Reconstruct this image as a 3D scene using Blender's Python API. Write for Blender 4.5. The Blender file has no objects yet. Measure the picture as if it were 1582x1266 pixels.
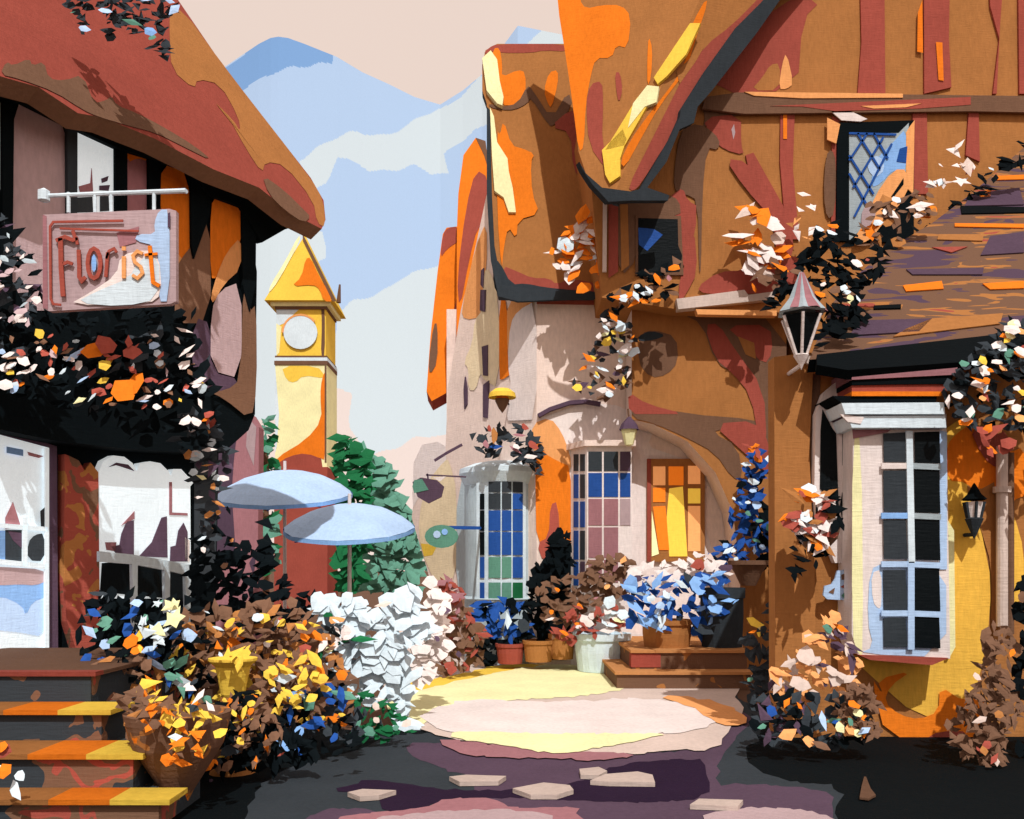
import bpy, math, random
from mathutils import Vector as V, Matrix
random.seed(7)
sc = bpy.context.scene
COL = bpy.data.collections.new('village'); sc.collection.children.link(COL)
F, CX, HY, CZ = 1400.0, 791.0, 880.0, 1.7

# ---------------------------------------------------------------- palette
PAL = dict(black='0b1012', char='36393c', dplum='2a1a2c', plum='57414e', mauve='a06a6c', dmauve='b39492',
           pinkb='ebd4c9', beige='d6b9a9', white='e5eaeb', ltblue='c0d3ee', blue='8aaedc', navy='264b8c',
           green='1d5c36', sage='5c8772', gray='a3a8a8', gold='ffbe4c', straw='ffdfb4', cream='fdedb0', yellow='fcc94c', orange='f07a20',
           peach='f0a061', ochre='ae6f3d', brown='76533f', brick='a24c3e')
def lin(h):
    o = []
    for i in (0, 2, 4):
        c = int(h[i:i+2], 16) / 255
        o.append(c / 12.92 if c <= .04045 else ((c + .055) / 1.055) ** 2.4)
    return o
AMB = (1.0, .88, .81)          # colour of the light that reaches the street
_m = {}
KS = 1.2
def base(name, k):
    c = [x / (k * KS) / a for x, a in zip(lin(PAL[name]), AMB)]
    f = min(1, .86 / max(c)); return [x * f for x in c]
def M(name, k=1.0, rough=.9, spec=.05, canvas=True, glow=0):
    """matt painted surface of a palette colour; k = how strongly that surface is lit"""
    if isinstance(name, tuple): return blotch(*name)
    key = (name, round(k, 2), rough, spec, canvas, glow)
    if key in _m: return _m[key]
    m = bpy.data.materials.new('%s_paint_%g' % (name, k)); m.use_nodes = True
    nt = m.node_tree; b = nt.nodes['Principled BSDF']
    c = base(name, k)
    geo = nt.nodes.new('ShaderNodeNewGeometry')
    n1 = nt.nodes.new('ShaderNodeTexNoise'); n1.inputs['Scale'].default_value = 1.6; n1.inputs['Detail'].default_value = 5
    nt.links.new(geo.outputs['Position'], n1.inputs['Vector'])
    mr = nt.nodes.new('ShaderNodeMapRange'); mr.inputs[1].default_value = .3; mr.inputs[2].default_value = .7
    mr.inputs[3].default_value = .86; mr.inputs[4].default_value = 1.14
    n2 = nt.nodes.new('ShaderNodeTexNoise'); n2.inputs['Scale'].default_value = 22; n2.inputs['Detail'].default_value = 4
    st = nt.nodes.new('ShaderNodeVectorMath'); st.operation = 'MULTIPLY'; st.inputs[1].default_value = (1, 1, .35)
    nt.links.new(geo.outputs['Position'], st.inputs[0]); nt.links.new(st.outputs[0], n2.inputs['Vector'])
    av = nt.nodes.new('ShaderNodeMath'); av.operation = 'ADD'; hf = nt.nodes.new('ShaderNodeMath'); hf.operation = 'MULTIPLY'; hf.inputs[1].default_value = .5
    nt.links.new(n1.outputs[0], av.inputs[0]); nt.links.new(n2.outputs[0], av.inputs[1]); nt.links.new(av.outputs[0], hf.inputs[0])
    nt.links.new(hf.outputs[0], mr.inputs[0])
    mx = nt.nodes.new('ShaderNodeVectorMath'); mx.operation = 'SCALE'; mx.inputs[0].default_value = c
    nt.links.new(mr.outputs[0], mx.inputs['Scale'])
    nt.links.new(mx.outputs[0], b.inputs['Base Color'])
    if canvas: brush(nt, geo, b)
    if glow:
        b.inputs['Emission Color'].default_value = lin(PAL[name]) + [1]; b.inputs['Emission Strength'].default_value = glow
    b.inputs['Roughness'].default_value = rough; b.inputs['Specular IOR Level'].default_value = spec
    _m[key] = m
    return m
def brush(nt, geo, b):
    # canvas-like brushed relief: two crossed, stretched noises
    prev = None
    for sx in ((14, 14, 90), (90, 90, 14)):
        mp = nt.nodes.new('ShaderNodeVectorMath'); mp.operation = 'MULTIPLY'; mp.inputs[1].default_value = sx
        nt.links.new(geo.outputs['Position'], mp.inputs[0])
        n = nt.nodes.new('ShaderNodeTexNoise'); n.inputs['Scale'].default_value = .55; n.inputs['Detail'].default_value = 3
        nt.links.new(mp.outputs[0], n.inputs['Vector'])
        bp = nt.nodes.new('ShaderNodeBump'); bp.inputs['Strength'].default_value = .35; bp.inputs['Distance'].default_value = .014
        nt.links.new(n.outputs[0], bp.inputs['Height'])
        if prev: nt.links.new(prev.outputs[0], bp.inputs['Normal'])
        prev = bp
    nt.links.new(prev.outputs[0], b.inputs['Normal'])
def blotch(cols, k, scale, stretch=(1, 1, 1), cuts=None):
    """surface in irregular patches of several palette colours (bricks, shingles, worn render)"""
    key = (cols, k, scale, stretch, cuts)
    if key in _m: return _m[key]
    m = bpy.data.materials.new('_'.join(cols) + '_patches'); m.use_nodes = True
    nt = m.node_tree; b = nt.nodes['Principled BSDF']
    geo = nt.nodes.new('ShaderNodeNewGeometry')
    mp = nt.nodes.new('ShaderNodeVectorMath'); mp.operation = 'MULTIPLY'; mp.inputs[1].default_value = stretch
    nt.links.new(geo.outputs['Position'], mp.inputs[0])
    n = nt.nodes.new('ShaderNodeTexNoise'); n.inputs['Scale'].default_value = scale; n.inputs['Detail'].default_value = 2.5
    n.inputs['Distortion'].default_value = .6
    nt.links.new(mp.outputs[0], n.inputs['Vector'])
    r = nt.nodes.new('ShaderNodeValToRGB'); r.color_ramp.interpolation = 'CONSTANT'
    cs = cuts or [0.36 + .3 * i / len(cols) for i in range(len(cols))]
    while len(r.color_ramp.elements) < len(cols): r.color_ramp.elements.new(.5)
    for i, cn in enumerate(cols):
        e = r.color_ramp.elements[i]; e.position = 0 if i == 0 else cs[i]
        e.color = base(cn, k) + [1]
    nt.links.new(n.outputs[0], r.inputs[0]); nt.links.new(r.outputs[0], b.inputs['Base Color'])
    brush(nt, geo, b)
    b.inputs['Roughness'].default_value = .9; b.inputs['Specular IOR Level'].default_value = .05
    _m[key] = m
    return m
def G(name, k=1.0, glow=0): return M(name, k, rough=.5, spec=.08, glow=glow)      # window glass; glow adds emission where panes stayed too dark

# ---------------------------------------------------------------- geometry
CAM = V((0, 0, CZ))
def ray(px, py): return V(((px - CX) / F, 1, (HY - py) / F))
def at(px, py, Y): return CAM + ray(px, py) * Y
class Plane:
    def __init__(s, p, n):
        s.p = V(p); s.n = V(n).normalized()
        if s.n.dot(CAM - s.p) < 0: s.n = -s.n
    def hit(s, px, py):
        r = ray(px, py); return CAM + r * (s.n.dot(s.p - CAM) / s.n.dot(r))
    def off(s, d): return Plane(s.p + s.n * d, s.n)
def FR(Y): return Plane((0, Y, 0), (0, -1, 0))
def P3(a, b, c): return Plane(a, (V(b) - V(a)).cross(V(c) - V(a)))
GROUND = Plane((0, 0, 0), (0, 0, 1))

class MB:
    def __init__(s): s.v = []; s.f = []; s.m = []; s.mats = []
    def mi(s, m):
        if m not in s.mats: s.mats.append(m)
        return s.mats.index(m)
    def add(s, vs, fs, m):
        o = len(s.v); k = s.mi(m); s.v += [tuple(x) for x in vs]
        for f in fs: s.f.append([o + i for i in f]); s.m.append(k)
        return s
    def prism(s, pts, back, m, side=None):
        n = len(pts); vs = list(pts) + [p + back for p in pts]
        s.add(vs, [list(range(n))], m)
        s.add(vs, [list(range(2 * n - 1, n - 1, -1))] + [[i, i + n, (i + 1) % n + n, (i + 1) % n] for i in range(n)], side or m)
        return s
    def box(s, x0, x1, y0, y1, z0, z1, m):
        vs = [V((x, y, z)) for z in (z0, z1) for y in (y0, y1) for x in (x0, x1)]
        return s.add(vs, [[0, 2, 3, 1], [4, 5, 7, 6], [0, 1, 5, 4], [2, 6, 7, 3], [0, 4, 6, 2], [1, 3, 7, 5]], m)
    def tube(s, a, b, r0, r1, m, n=8):
        a, b = V(a), V(b); d = (b - a).normalized()
        u = d.orthogonal().normalized(); w = d.cross(u)
        vs = []
        for c, r in ((a, r0), (b, r1)):
            for i in range(n):
                t = 2 * math.pi * i / n; vs.append(c + (u * math.cos(t) + w * math.sin(t)) * r)
        return s.add(vs, [[i, (i + 1) % n, (i + 1) % n + n, i + n] for i in range(n)] + [list(range(n))[::-1], list(range(n, 2 * n))], m)
    def lathe(s, c, prof, m, n=20, rot=0, a0=0, a1=2 * math.pi):
        full = abs(a1 - a0 - 2 * math.pi) < 1e-6; cols = n if full else n + 1
        vs = []
        for r, z in prof:
            for i in range(cols):
                t = a0 + rot + (a1 - a0) * i / n
                vs.append(V((c[0] + r * math.cos(t), c[1] + r * math.sin(t), c[2] + z)))
        fs = []
        for j in range(len(prof) - 1):
            for i in range(n):
                a = j * cols + i; b_ = j * cols + (i + 1) % cols
                fs.append([a, b_, b_ + cols, a + cols])
        return s.add(vs, fs, m)
    def build(s, name, parent=None, label=None, cat=None, group=None, kind=None):
        me = bpy.data.meshes.new(name)
        used = s.v
        org = V((0, 0, 0))
        if parent is None:
            xs = [p[0] for p in used]; ys = [p[1] for p in used]; zs = [p[2] for p in used]
            if kind != 'structure': org = V(((min(xs) + max(xs)) / 2, (min(ys) + max(ys)) / 2, min(zs)))
        me.from_pydata([tuple(V(p) - org) for p in used], [], s.f)
        for m in s.mats: me.materials.append(m)
        me.polygons.foreach_set('material_index', s.m); me.update()
        o = bpy.data.objects.new(name, me); COL.objects.link(o); o.location = org
        if parent is not None:
            o.parent = parent; o.location = -parent_base(parent)
        tag(o, label, cat, group, kind)
        return o
def parent_base(p):
    b = V((0, 0, 0))
    while p is not None: b = b + V(p.location); p = p.parent
    return b
def tag(o, label=None, cat=None, group=None, kind=None):
    if label: o['label'] = label
    if cat: o['category'] = cat
    if group: o['group'] = group
    if kind: o['kind'] = kind
def thing(name, label, cat, loc, group=None):
    o = bpy.data.objects.new(name, None); COL.objects.link(o); o.location = V(loc); o.empty_display_size = .2
    tag(o, label, cat, group); return o

def trace(mb, plane, pts, m, thick=0, lift=0, side=None):
    """outline on a real plane; thick = how far the solid reaches back"""
    pl = plane.off(lift) if lift else plane
    P = [pl.hit(*p) for p in pts]
    if thick: mb.prism(P, -pl.n * thick, m, side)
    else: mb.add(P, [list(range(len(P)))], m)
    return mb
def patches(mb, plane, lst, k, lift=.006):
    for i, (c, pts) in enumerate(lst):
        trace(mb, plane, soft(pts, 1) if len(pts) > 4 else pts, M(c, k) if isinstance(c, str) else c, 0, lift + .003 * i)
    return mb
def stroke(mb, plane, pts, w, m, thick=.03, lift=0):
    Lp, Rp = [], []; n = len(pts)
    closed = n > 3 and math.hypot(pts[0][0] - pts[-1][0], pts[0][1] - pts[-1][1]) < .5
    for i, (x, y) in enumerate(pts):
        if closed: a, b = pts[i - 1 if i else n - 2], pts[i + 1 if i < n - 1 else 1]
        else: a, b = pts[max(0, i - 1)], pts[min(n - 1, i + 1)]
        d1 = V((x - a[0], y - a[1])); d2 = V((b[0] - x, b[1] - y))
        if d1.length < 1e-6: d1 = d2
        if d2.length < 1e-6: d2 = d1
        d1.normalize(); d2.normalize(); t = (d1 + d2); t = d1 if t.length < .2 else t.normalized()
        h = w / 2 / max(.55, t.dot(d1))
        Lp.append((x - t.y * h, y + t.x * h)); Rp.append((x + t.y * h, y - t.x * h))
    pl = plane.off(lift) if lift else plane
    A = [pl.hit(*p) for p in Lp]; B = [pl.hit(*p) for p in Rp]; bk = -pl.n * thick
    vs = A + B + [p + bk for p in A] + [p + bk for p in B]; fs = []
    for i in range(n - 1):
        fs += [[i, i + 1, n + i + 1, n + i], [2*n + i, 3*n + i, 3*n + i + 1, 2*n + i + 1], [i, 2*n + i, 2*n + i + 1, i + 1], [n + i, n + i + 1, 3*n + i + 1, 3*n + i]]
    if not closed: fs += [[0, n, 3*n, 2*n], [n - 1, 3*n - 1, 4*n - 1, 2*n - 1]]
    mb.add(vs, fs, m)
    return mb
def soft(P, it=2):
    """round the corners of an outline"""
    for _ in range(it):
        Q = []
        for i in range(len(P)):
            a, b = P[i], P[(i + 1) % len(P)]
            Q += [(a[0] * .75 + b[0] * .25, a[1] * .75 + b[1] * .25), (a[0] * .25 + b[0] * .75, a[1] * .25 + b[1] * .75)]
        P = Q
    return P
def rag(P, seed, step=9, ax=5, ay=1.6):
    """a ragged, irregular outline"""
    r = random.Random(seed); Q = []
    for i in range(len(P)):
        a, b = P[i], P[(i + 1) % len(P)]; n = max(1, min(40, int(math.hypot(b[0] - a[0], b[1] - a[1]) / step)))
        for j in range(n): t = j / n; Q.append((a[0] + (b[0] - a[0]) * t + r.uniform(-ax, ax), a[1] + (b[1] - a[1]) * t + r.uniform(-ay, ay)))
    return Q
def R4(x0, y0, x1, y1): return [(x0, y0), (x1, y0), (x1, y1), (x0, y1)]

def inpoly(x, y, P):
    c = False; j = len(P) - 1
    for i in range(len(P)):
        xi, yi = P[i]; xj, yj = P[j]
        if (yi > y) != (yj > y) and x < (xj - xi) * (y - yi) / (yj - yi) + xi: c = not c
        j = i
    return c
def area(P): return abs(sum(P[i][0] * P[i-1][1] - P[i-1][0] * P[i][1] for i in range(len(P)))) / 2
def sample(P, rng):
    xs = [p[0] for p in P]; ys = [p[1] for p in P]
    while True:
        x, y = rng.uniform(min(xs), max(xs)), rng.uniform(min(ys), max(ys))
        if inpoly(x, y, P): return x, y
SH = dict(
    kite=[(-1, 0), (-.2, .45), (1, .05), (-.1, -.4)],
    leaf=[(-1, -.1), (-.4, .4), (.3, .5), (1, .1), (.4, -.35), (-.4, -.4)],
    blob=[(-.7, -.3), (-.6, .45), (0, .75), (.65, .4), (.7, -.3), (.1, -.7)],
    star=[(math.cos(i * math.pi / 5) * (1 if i % 2 == 0 else .45), math.sin(i * math.pi / 5) * (1 if i % 2 == 0 else .45)) for i in range(10)],
    round=[(math.cos(i * math.pi / 4) * .75, math.sin(i * math.pi / 4) * .62) for i in range(8)],
    tri=[(-.8, -.5), (.9, -.1), (-.3, .8)])
def leaf(mb, c, size, m, rng, shape, tilt=.6):
    n = V((0, -.85, .5)) + V((rng.gauss(0, tilt), rng.gauss(0, tilt * .4), rng.gauss(0, tilt)))
    n.normalize(); u = n.orthogonal().normalized(); a = rng.uniform(0, 6.283)
    w = n.cross(u); u, w = u * math.cos(a) + w * math.sin(a), w * math.cos(a) - u * math.sin(a)
    sx, sy = size * rng.uniform(.8, 1.25), size * rng.uniform(.7, 1.1)
    pts = [c + u * (x * sx + rng.uniform(-.15, .15) * size) + w * (y * sy + rng.uniform(-.15, .15) * size) for x, y in SH[shape]]
    mid = c + n * size * .1
    k = len(pts)
    mb.add(pts + [mid], [[i, (i + 1) % k, k] for i in range(k)], m)
def wpick(rng, w):
    t = rng.uniform(0, sum(w.values()))
    for a, b in w.items():
        t -= b
        if t <= 0: return a
    return a
def plant(name, label, cat, regions, Y, under=None, over=None, depth=.5, us=26, os_=13, ud=2.0, n_over=None, od=.25, ush=('leaf', 'kite', 'tri', 'leaf', 'blob'),
          shapes=('kite', 'blob', 'leaf', 'round'), k=.8, group=None, pot=None, seed=None, base=None, tilt=.3, stem=None):
    """foliage as many small leaves filling a volume, blossoms nearer its surface"""
    rng = random.Random(seed if seed is not None else sum(map(ord, label))); us *= .82; os_ *= .9; depth *= .7; tilt *= .8
    if isinstance(regions[0][0], (int, float)): regions = [regions]
    allp = [p for r in regions for p in r]
    mx = sum(p[0] for p in allp) / len(allp); my = max(p[1] for p in allp)
    root = thing(name, label, cat, base or at(mx, my, Y), group)
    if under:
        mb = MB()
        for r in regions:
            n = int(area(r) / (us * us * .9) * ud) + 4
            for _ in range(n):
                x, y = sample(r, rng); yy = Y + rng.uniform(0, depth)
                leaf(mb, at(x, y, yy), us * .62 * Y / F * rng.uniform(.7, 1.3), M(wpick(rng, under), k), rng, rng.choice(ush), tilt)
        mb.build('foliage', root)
    if over:
        mb = MB()
        for r in regions:
            n = n_over if n_over is not None else int(area(r) / (os_ * os_) * od) + 1
            for _ in range(n):
                x, y = sample(r, rng); yy = Y - rng.uniform(.03, .12 + depth * .2)
                leaf(mb, at(x, y, yy), os_ * .74 * Y / F * rng.uniform(.6, 1.4), M(wpick(rng, over), k), rng, rng.choice(shapes), tilt * .7)
        mb.build('blossoms', root)
    if stem:
        mb = MB()
        for a, b, r in stem: mb.tube(a, b, r, r * .7, M('brown', k))
        mb.build('stem', root)
    return root
def more(root, name, regions, Y, cols, size, dens, k=.8, shapes=('kite', 'blob', 'leaf', 'round'), depth=.1, seed=1, tilt=.25):
    rng = random.Random(seed); mb = MB()
    if isinstance(regions[0][0], (int, float)): regions = [regions]
    for r in regions:
        for _ in range(int(area(r) / (size * size) * dens * 1.25) + 1):
            x, y = sample(r, rng)
            leaf(mb, at(x, y, Y - rng.uniform(0, depth)), size * .66 * Y / F * rng.uniform(.6, 1.4), M(wpick(rng, cols), k), rng, rng.choice(shapes), tilt)
    mb.build(name, root)

# ================================================================ CAMERA, LIGHT
cd = bpy.data.cameras.new('camera'); cam = bpy.data.objects.new('camera', cd); sc.collection.objects.link(cam)
cam.location = CAM; cam.rotation_euler = (math.pi / 2, 0, 0)
cd.sensor_width = 36; cd.lens = 36 * F / 1582; cd.shift_y = (HY - 633) / 1582; cd.clip_end = 9000; cd.clip_start = .1
sc.camera = cam
L = V((.1, -.64, .76)).normalized()      # towards the sun: high, left, behind the viewer
sd = bpy.data.lights.new('sun', 'SUN'); sd.energy = 3.1; sd.angle = math.radians(.5); sd.color = (1, .98, .95)
so = bpy.data.objects.new('sun', sd); sc.collection.objects.link(so); so.rotation_euler = L.to_track_quat('Z', 'Y').to_euler(); so.location = (0, 0, 30)
w = bpy.data.worlds.new('World'); sc.world = w; w.use_nodes = True
nt = w.node_tree; bg = nt.nodes['Background']
sky = nt.nodes.new('ShaderNodeTexSky'); sky.sky_type = 'NISHITA'; sky.sun_disc = False
sky.sun_elevation = math.asin(L.z); sky.sun_rotation = math.atan2(L.x, L.y)
bg.inputs['Strength'].default_value = .05; nt.links.new(sky.outputs[0], bg.inputs['Color'])
bg2 = nt.nodes.new('ShaderNodeBackground'); bg2.inputs['Color'].default_value = (.92, .74, .645, 1); bg2.inputs['Strength'].default_value = 1.0
mixs = nt.nodes.new('ShaderNodeMixShader'); mixs.inputs[0].default_value = .9
nt.links.new(bg.outputs[0], mixs.inputs[1]); nt.links.new(bg2.outputs[0], mixs.inputs[2])
nt.links.new(mixs.outputs[0], nt.nodes['World Output'].inputs['Surface'])
sc.view_settings.view_transform = 'Standard'; sc.view_settings.look = 'None'; sc.view_settings.exposure = 0
sc.cycles.max_bounces = 4; sc.cycles.diffuse_bounces = 3

# ================================================================ SETTING
GK = .88
mb = MB(); mb.add([V(p) for p in ((-3000, -60, 0), (3000, -60, 0), (3000, 4000, 0), (-3000, 4000, 0))], [[0, 1, 2, 3]], M('brown', 1.2))
mb.build('ground', kind='structure')
def gsheet(name, lst, z, k=GK):
    mb = MB()
    for i, (c, pts) in enumerate(lst):
        pl = Plane((0, 0, z + .0018 * i), (0, 0, 1))
        pts = rag(soft(pts, 1), 17 * i + len(pts))
        mb.add([pl.hit(*p) for p in pts], [list(range(len(pts)))], M(c, k) if isinstance(c, str) else c)
    return mb.build(name, kind='structure')
gsheet('road', [  # dark patches paint the shaded foreground into the road
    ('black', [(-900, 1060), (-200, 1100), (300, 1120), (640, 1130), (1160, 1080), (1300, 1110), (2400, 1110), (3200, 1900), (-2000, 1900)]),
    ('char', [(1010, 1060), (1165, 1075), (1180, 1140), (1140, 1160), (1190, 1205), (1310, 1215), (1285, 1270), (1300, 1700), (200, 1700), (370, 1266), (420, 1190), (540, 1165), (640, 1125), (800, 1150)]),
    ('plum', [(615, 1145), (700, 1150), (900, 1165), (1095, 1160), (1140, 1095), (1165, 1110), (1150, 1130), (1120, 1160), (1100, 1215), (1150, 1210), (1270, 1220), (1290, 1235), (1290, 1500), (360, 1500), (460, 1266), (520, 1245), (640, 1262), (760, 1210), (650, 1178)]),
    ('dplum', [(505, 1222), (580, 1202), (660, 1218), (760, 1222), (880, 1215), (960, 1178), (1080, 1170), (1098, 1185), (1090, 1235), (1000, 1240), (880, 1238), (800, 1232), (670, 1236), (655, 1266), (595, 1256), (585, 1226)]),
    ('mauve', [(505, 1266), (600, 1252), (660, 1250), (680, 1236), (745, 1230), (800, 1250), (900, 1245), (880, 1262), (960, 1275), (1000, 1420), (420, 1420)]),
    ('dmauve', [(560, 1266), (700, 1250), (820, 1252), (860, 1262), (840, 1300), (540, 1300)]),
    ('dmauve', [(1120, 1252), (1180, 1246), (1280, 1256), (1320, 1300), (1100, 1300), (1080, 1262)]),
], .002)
gsheet('plaza', [  # pale patches paint sunlight onto the plaza
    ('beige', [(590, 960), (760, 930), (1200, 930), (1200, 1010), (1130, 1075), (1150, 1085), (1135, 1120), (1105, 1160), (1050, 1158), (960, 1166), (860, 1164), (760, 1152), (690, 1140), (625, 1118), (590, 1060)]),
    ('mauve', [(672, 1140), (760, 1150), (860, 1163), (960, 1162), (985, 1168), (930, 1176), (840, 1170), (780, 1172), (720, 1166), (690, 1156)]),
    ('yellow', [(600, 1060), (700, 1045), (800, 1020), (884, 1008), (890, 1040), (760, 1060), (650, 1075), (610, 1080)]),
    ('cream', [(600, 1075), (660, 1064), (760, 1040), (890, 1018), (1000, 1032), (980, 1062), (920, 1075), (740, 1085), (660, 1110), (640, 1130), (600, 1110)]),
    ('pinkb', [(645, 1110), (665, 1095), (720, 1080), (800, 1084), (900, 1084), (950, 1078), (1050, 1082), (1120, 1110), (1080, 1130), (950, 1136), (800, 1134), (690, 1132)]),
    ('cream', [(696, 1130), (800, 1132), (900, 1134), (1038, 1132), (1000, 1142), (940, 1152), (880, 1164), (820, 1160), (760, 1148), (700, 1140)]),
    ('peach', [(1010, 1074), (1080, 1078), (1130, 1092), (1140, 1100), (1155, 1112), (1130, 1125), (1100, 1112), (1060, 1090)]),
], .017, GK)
for i, (lab, pts) in enumerate([
    ('pale oval painted light spot in the dark road, the leftmost one', [(537, 1224), (560, 1219), (612, 1221), (585, 1229), (556, 1231)]),
    ('pale narrow painted light spot in the road below the plaza edge', [(694, 1200), (720, 1197), (782, 1199), (770, 1207), (710, 1208)]),
    ('widest pale painted light spot in the middle of the road', [(792, 1218), (840, 1209), (880, 1213), (886, 1220), (860, 1228), (820, 1228)]),
    ('small pale painted light spot just behind two larger ones', [(895, 1188), (925, 1185), (938, 1191), (925, 1198), (897, 1197)]),
    ('pale wedge shaped painted light spot right of the middle', [(912, 1206), (935, 1196), (985, 1192), (1008, 1197), (1012, 1209), (940, 1208)]),
    ('pale painted light spot near the right end of the road', [(1066, 1243), (1080, 1234), (1148, 1236), (1140, 1246)])]):
    mb = MB(); pl = Plane((0, 0, .045), (0, 0, 1)); mb.prism([pl.hit(*p) for p in pts], V((0, 0, -.035)), M('beige', 1.15))  # raised pale shapes stand in for spots of light on the road
    o = mb.build('light_spot', label=lab, cat='painted light spot', group='light spots painted on the road', kind='structure')

# mountains: one relief, colour by rock, snow and haze
def ridge(x):
    K = [(-700, 300), (-200, 260), (200, 180), (345, 105), (400, 68), (418, 59), (430, 57), (445, 59), (470, 68), (520, 88), (560, 112), (600, 130), (640, 150), (680, 162), (715, 140), (745, 115), (800, 40), (900, 60), (1400, 180), (2300, 320)]
    for (a, ya), (b, yb) in zip(K, K[1:]):
        if a <= x <= b: return ya + (yb - ya) * (x - a) / (b - a) 
    return 300
ZON = [
    ('blue', [(330, 120), (345, 105), (430, 40), (510, 80), (512, 100), (490, 97), (455, 100), (440, 107), (400, 130), (370, 140)]),
    ('white', [(760, 105), (690, 165), (600, 205), (540, 208), (490, 228), (465, 245), (480, 292), (500, 285), (525, 245), (570, 262), (640, 258), (665, 272), (692, 270), (690, 240), (730, 200), (765, 185), (900, 150), (900, 0)]),
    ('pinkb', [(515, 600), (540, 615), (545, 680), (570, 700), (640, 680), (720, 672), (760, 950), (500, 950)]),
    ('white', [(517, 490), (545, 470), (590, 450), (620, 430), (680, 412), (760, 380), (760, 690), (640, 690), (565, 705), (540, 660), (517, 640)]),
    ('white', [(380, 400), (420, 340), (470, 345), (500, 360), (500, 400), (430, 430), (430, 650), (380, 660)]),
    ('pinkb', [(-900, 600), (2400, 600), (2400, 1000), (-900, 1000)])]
mb = MB(); NX, NY = 900, 340; vs = []
for j in range(NY + 1):
    t = j / NY
    for i in range(NX + 1):
        px = -60 + 1100 * i / NX
        yt = ridge(px); py = 905 + (yt - 905) * t
        Y = 900 + 700 * t + 22 * math.sin(px * .02 + t * 5) * t * (1 - t)
        vs.append(at(px, py, Y))
fc = {}
for j in range(NY):
    for i in range(NX):
        px = -60 + 1100 * (i + .5) / NX; yt = ridge(px); py = 905 + (yt - 905) * (j + .5) / NY
        jx, jy = px + 4 * math.sin(py * .06), py + 4 * math.sin(px * .05) + 2 * math.sin(px * .13)
        c = 'ltblue'
        for z, P in ZON:
            if inpoly(jx, jy, P): c = z; break
        a = j * (NX + 1) + i
        fc.setdefault(c, []).append([a, a + 1, a + NX + 2, a + NX + 1])
o0 = len(mb.v); mb.v += [tuple(v) for v in vs]
for c, fs in fc.items():
    k = mb.mi(M(c, {'white': 1.5, 'pinkb': 1.3}.get(c, 1.45), canvas=False))
    for f in fs: mb.f.append(f); mb.m.append(k)
mo = mb.build('mountain', kind='structure')

# ================================================================ FLORIST HOUSE (left)
PL = Plane((-5.08, 9, 0), (.864, -.503, 0)); LK = .62
LOW = PL.off(-.3)
fh = thing('florist_house', 'dark timbered house with steep terracotta roof on the left', 'house', (-5.6, 10, 0))
mb = MB()
trace(mb, PL, [(-330, -40), (0, 112), (200, 210), (330, 275), (380, 312), (397, 420), (394, 640), (384, 665), (345, 700), (0, 640), (-330, 560)], M('black', LK), 4.0)
patches(mb, PL, [
    ('dmauve', [(22, 150), (60, 165), (104, 190), (106, 320), (106, 480), (20, 480), (18, 300)]),
    ('gray', [(-40, 130), (0, 150), (5, 190), (4, 310), (-40, 330)]),
    ('mauve', [(197, 226), (228, 240), (232, 335), (197, 335)]),
    ('orange', [(197, 224), (227, 238), (228, 250), (213, 244), (197, 252)]),
    ('orange', [(250, 248), (293, 264), (295, 400), (292, 430), (270, 400), (246, 330)]),
    ('peach', [(270, 385), (292, 415), (290, 440), (272, 420)]),
    ('brown', [(296, 380), (325, 330), (326, 500), (270, 500), (270, 420), (280, 400)]),
    ('plum', [(300, 490), (326, 500), (326, 575), (372, 586), (350, 606), (318, 604), (296, 580)]),
    ('orange', [(325, 318), (335, 303), (365, 305), (373, 320), (373, 380), (350, 400), (335, 430), (325, 430)]),
    ('peach', [(373, 365), (373, 415), (345, 440), (330, 470), (325, 460), (335, 425), (350, 390)]),
    ('dmauve', [(373, 435), (374, 586), (325, 572), (326, 480), (340, 448)]),
    ('brown', [(376, 430), (386, 482), (396, 470), (397, 600), (388, 650), (345, 615), (318, 604), (350, 604), (372, 586)]),
], LK)
mb.build('upper_wall', fh)
for pts in ([(5, 160), (22, 166), (19, 480), (4, 480)], [(178, 222), (197, 228), (197, 480), (179, 480)], [(230, 240), (249, 250), (246, 480), (231, 480)],
            [(295, 270), (325, 285), (325, 330), (300, 400), (296, 380)], [(373, 300), (396, 345), (395, 440), (386, 482), (375, 440)], [(104, 190), (120, 198), (119, 480), (106, 480)]):
    mb = MB(); trace(mb, PL, pts, M('black' if pts[0][0] != 104 else 'char', LK), .06, .055); mb.build('timber_post', fh)
mb = MB(); trace(mb, PL, [(-330, -40), (0, 112), (90, 140), (200, 195), (330, 262), (400, 300), (470, 345), (440, 355), (405, 375), (373, 320), (320, 300), (293, 264), (240, 246), (180, 228), (120, 200), (20, 150), (0, 150), (-330, 20)], M('black', LK), .1, .09)
mb.build('eave_beam', fh)
# upper casement with white bars
wn = MB(); trace(wn, PL, [(120, 200), (178, 228), (178, 330), (120, 330)], G('white', .6, .55), .03, .02); win = wn.build('window', fh)  # emission added to whiten the pane, no lamp behind it
p = MB()
for q in ([(108, 306), (143, 304), (144, 328), (110, 329)], [(155, 303), (168, 303), (169, 326), (155, 327)], [(157, 276), (168, 272), (166, 280), (158, 283)], [(154, 287), (170, 286), (168, 295), (154, 294)]):
    trace(p, PL, q, G('plum' if q[0][1] < 300 else 'char', LK), .01, .035)
trace(p, PL, [(122, 288), (140, 283), (142, 260), (144, 296), (124, 297)], M('mauve', LK), .01, .035)
p.build('pane', win)
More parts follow.
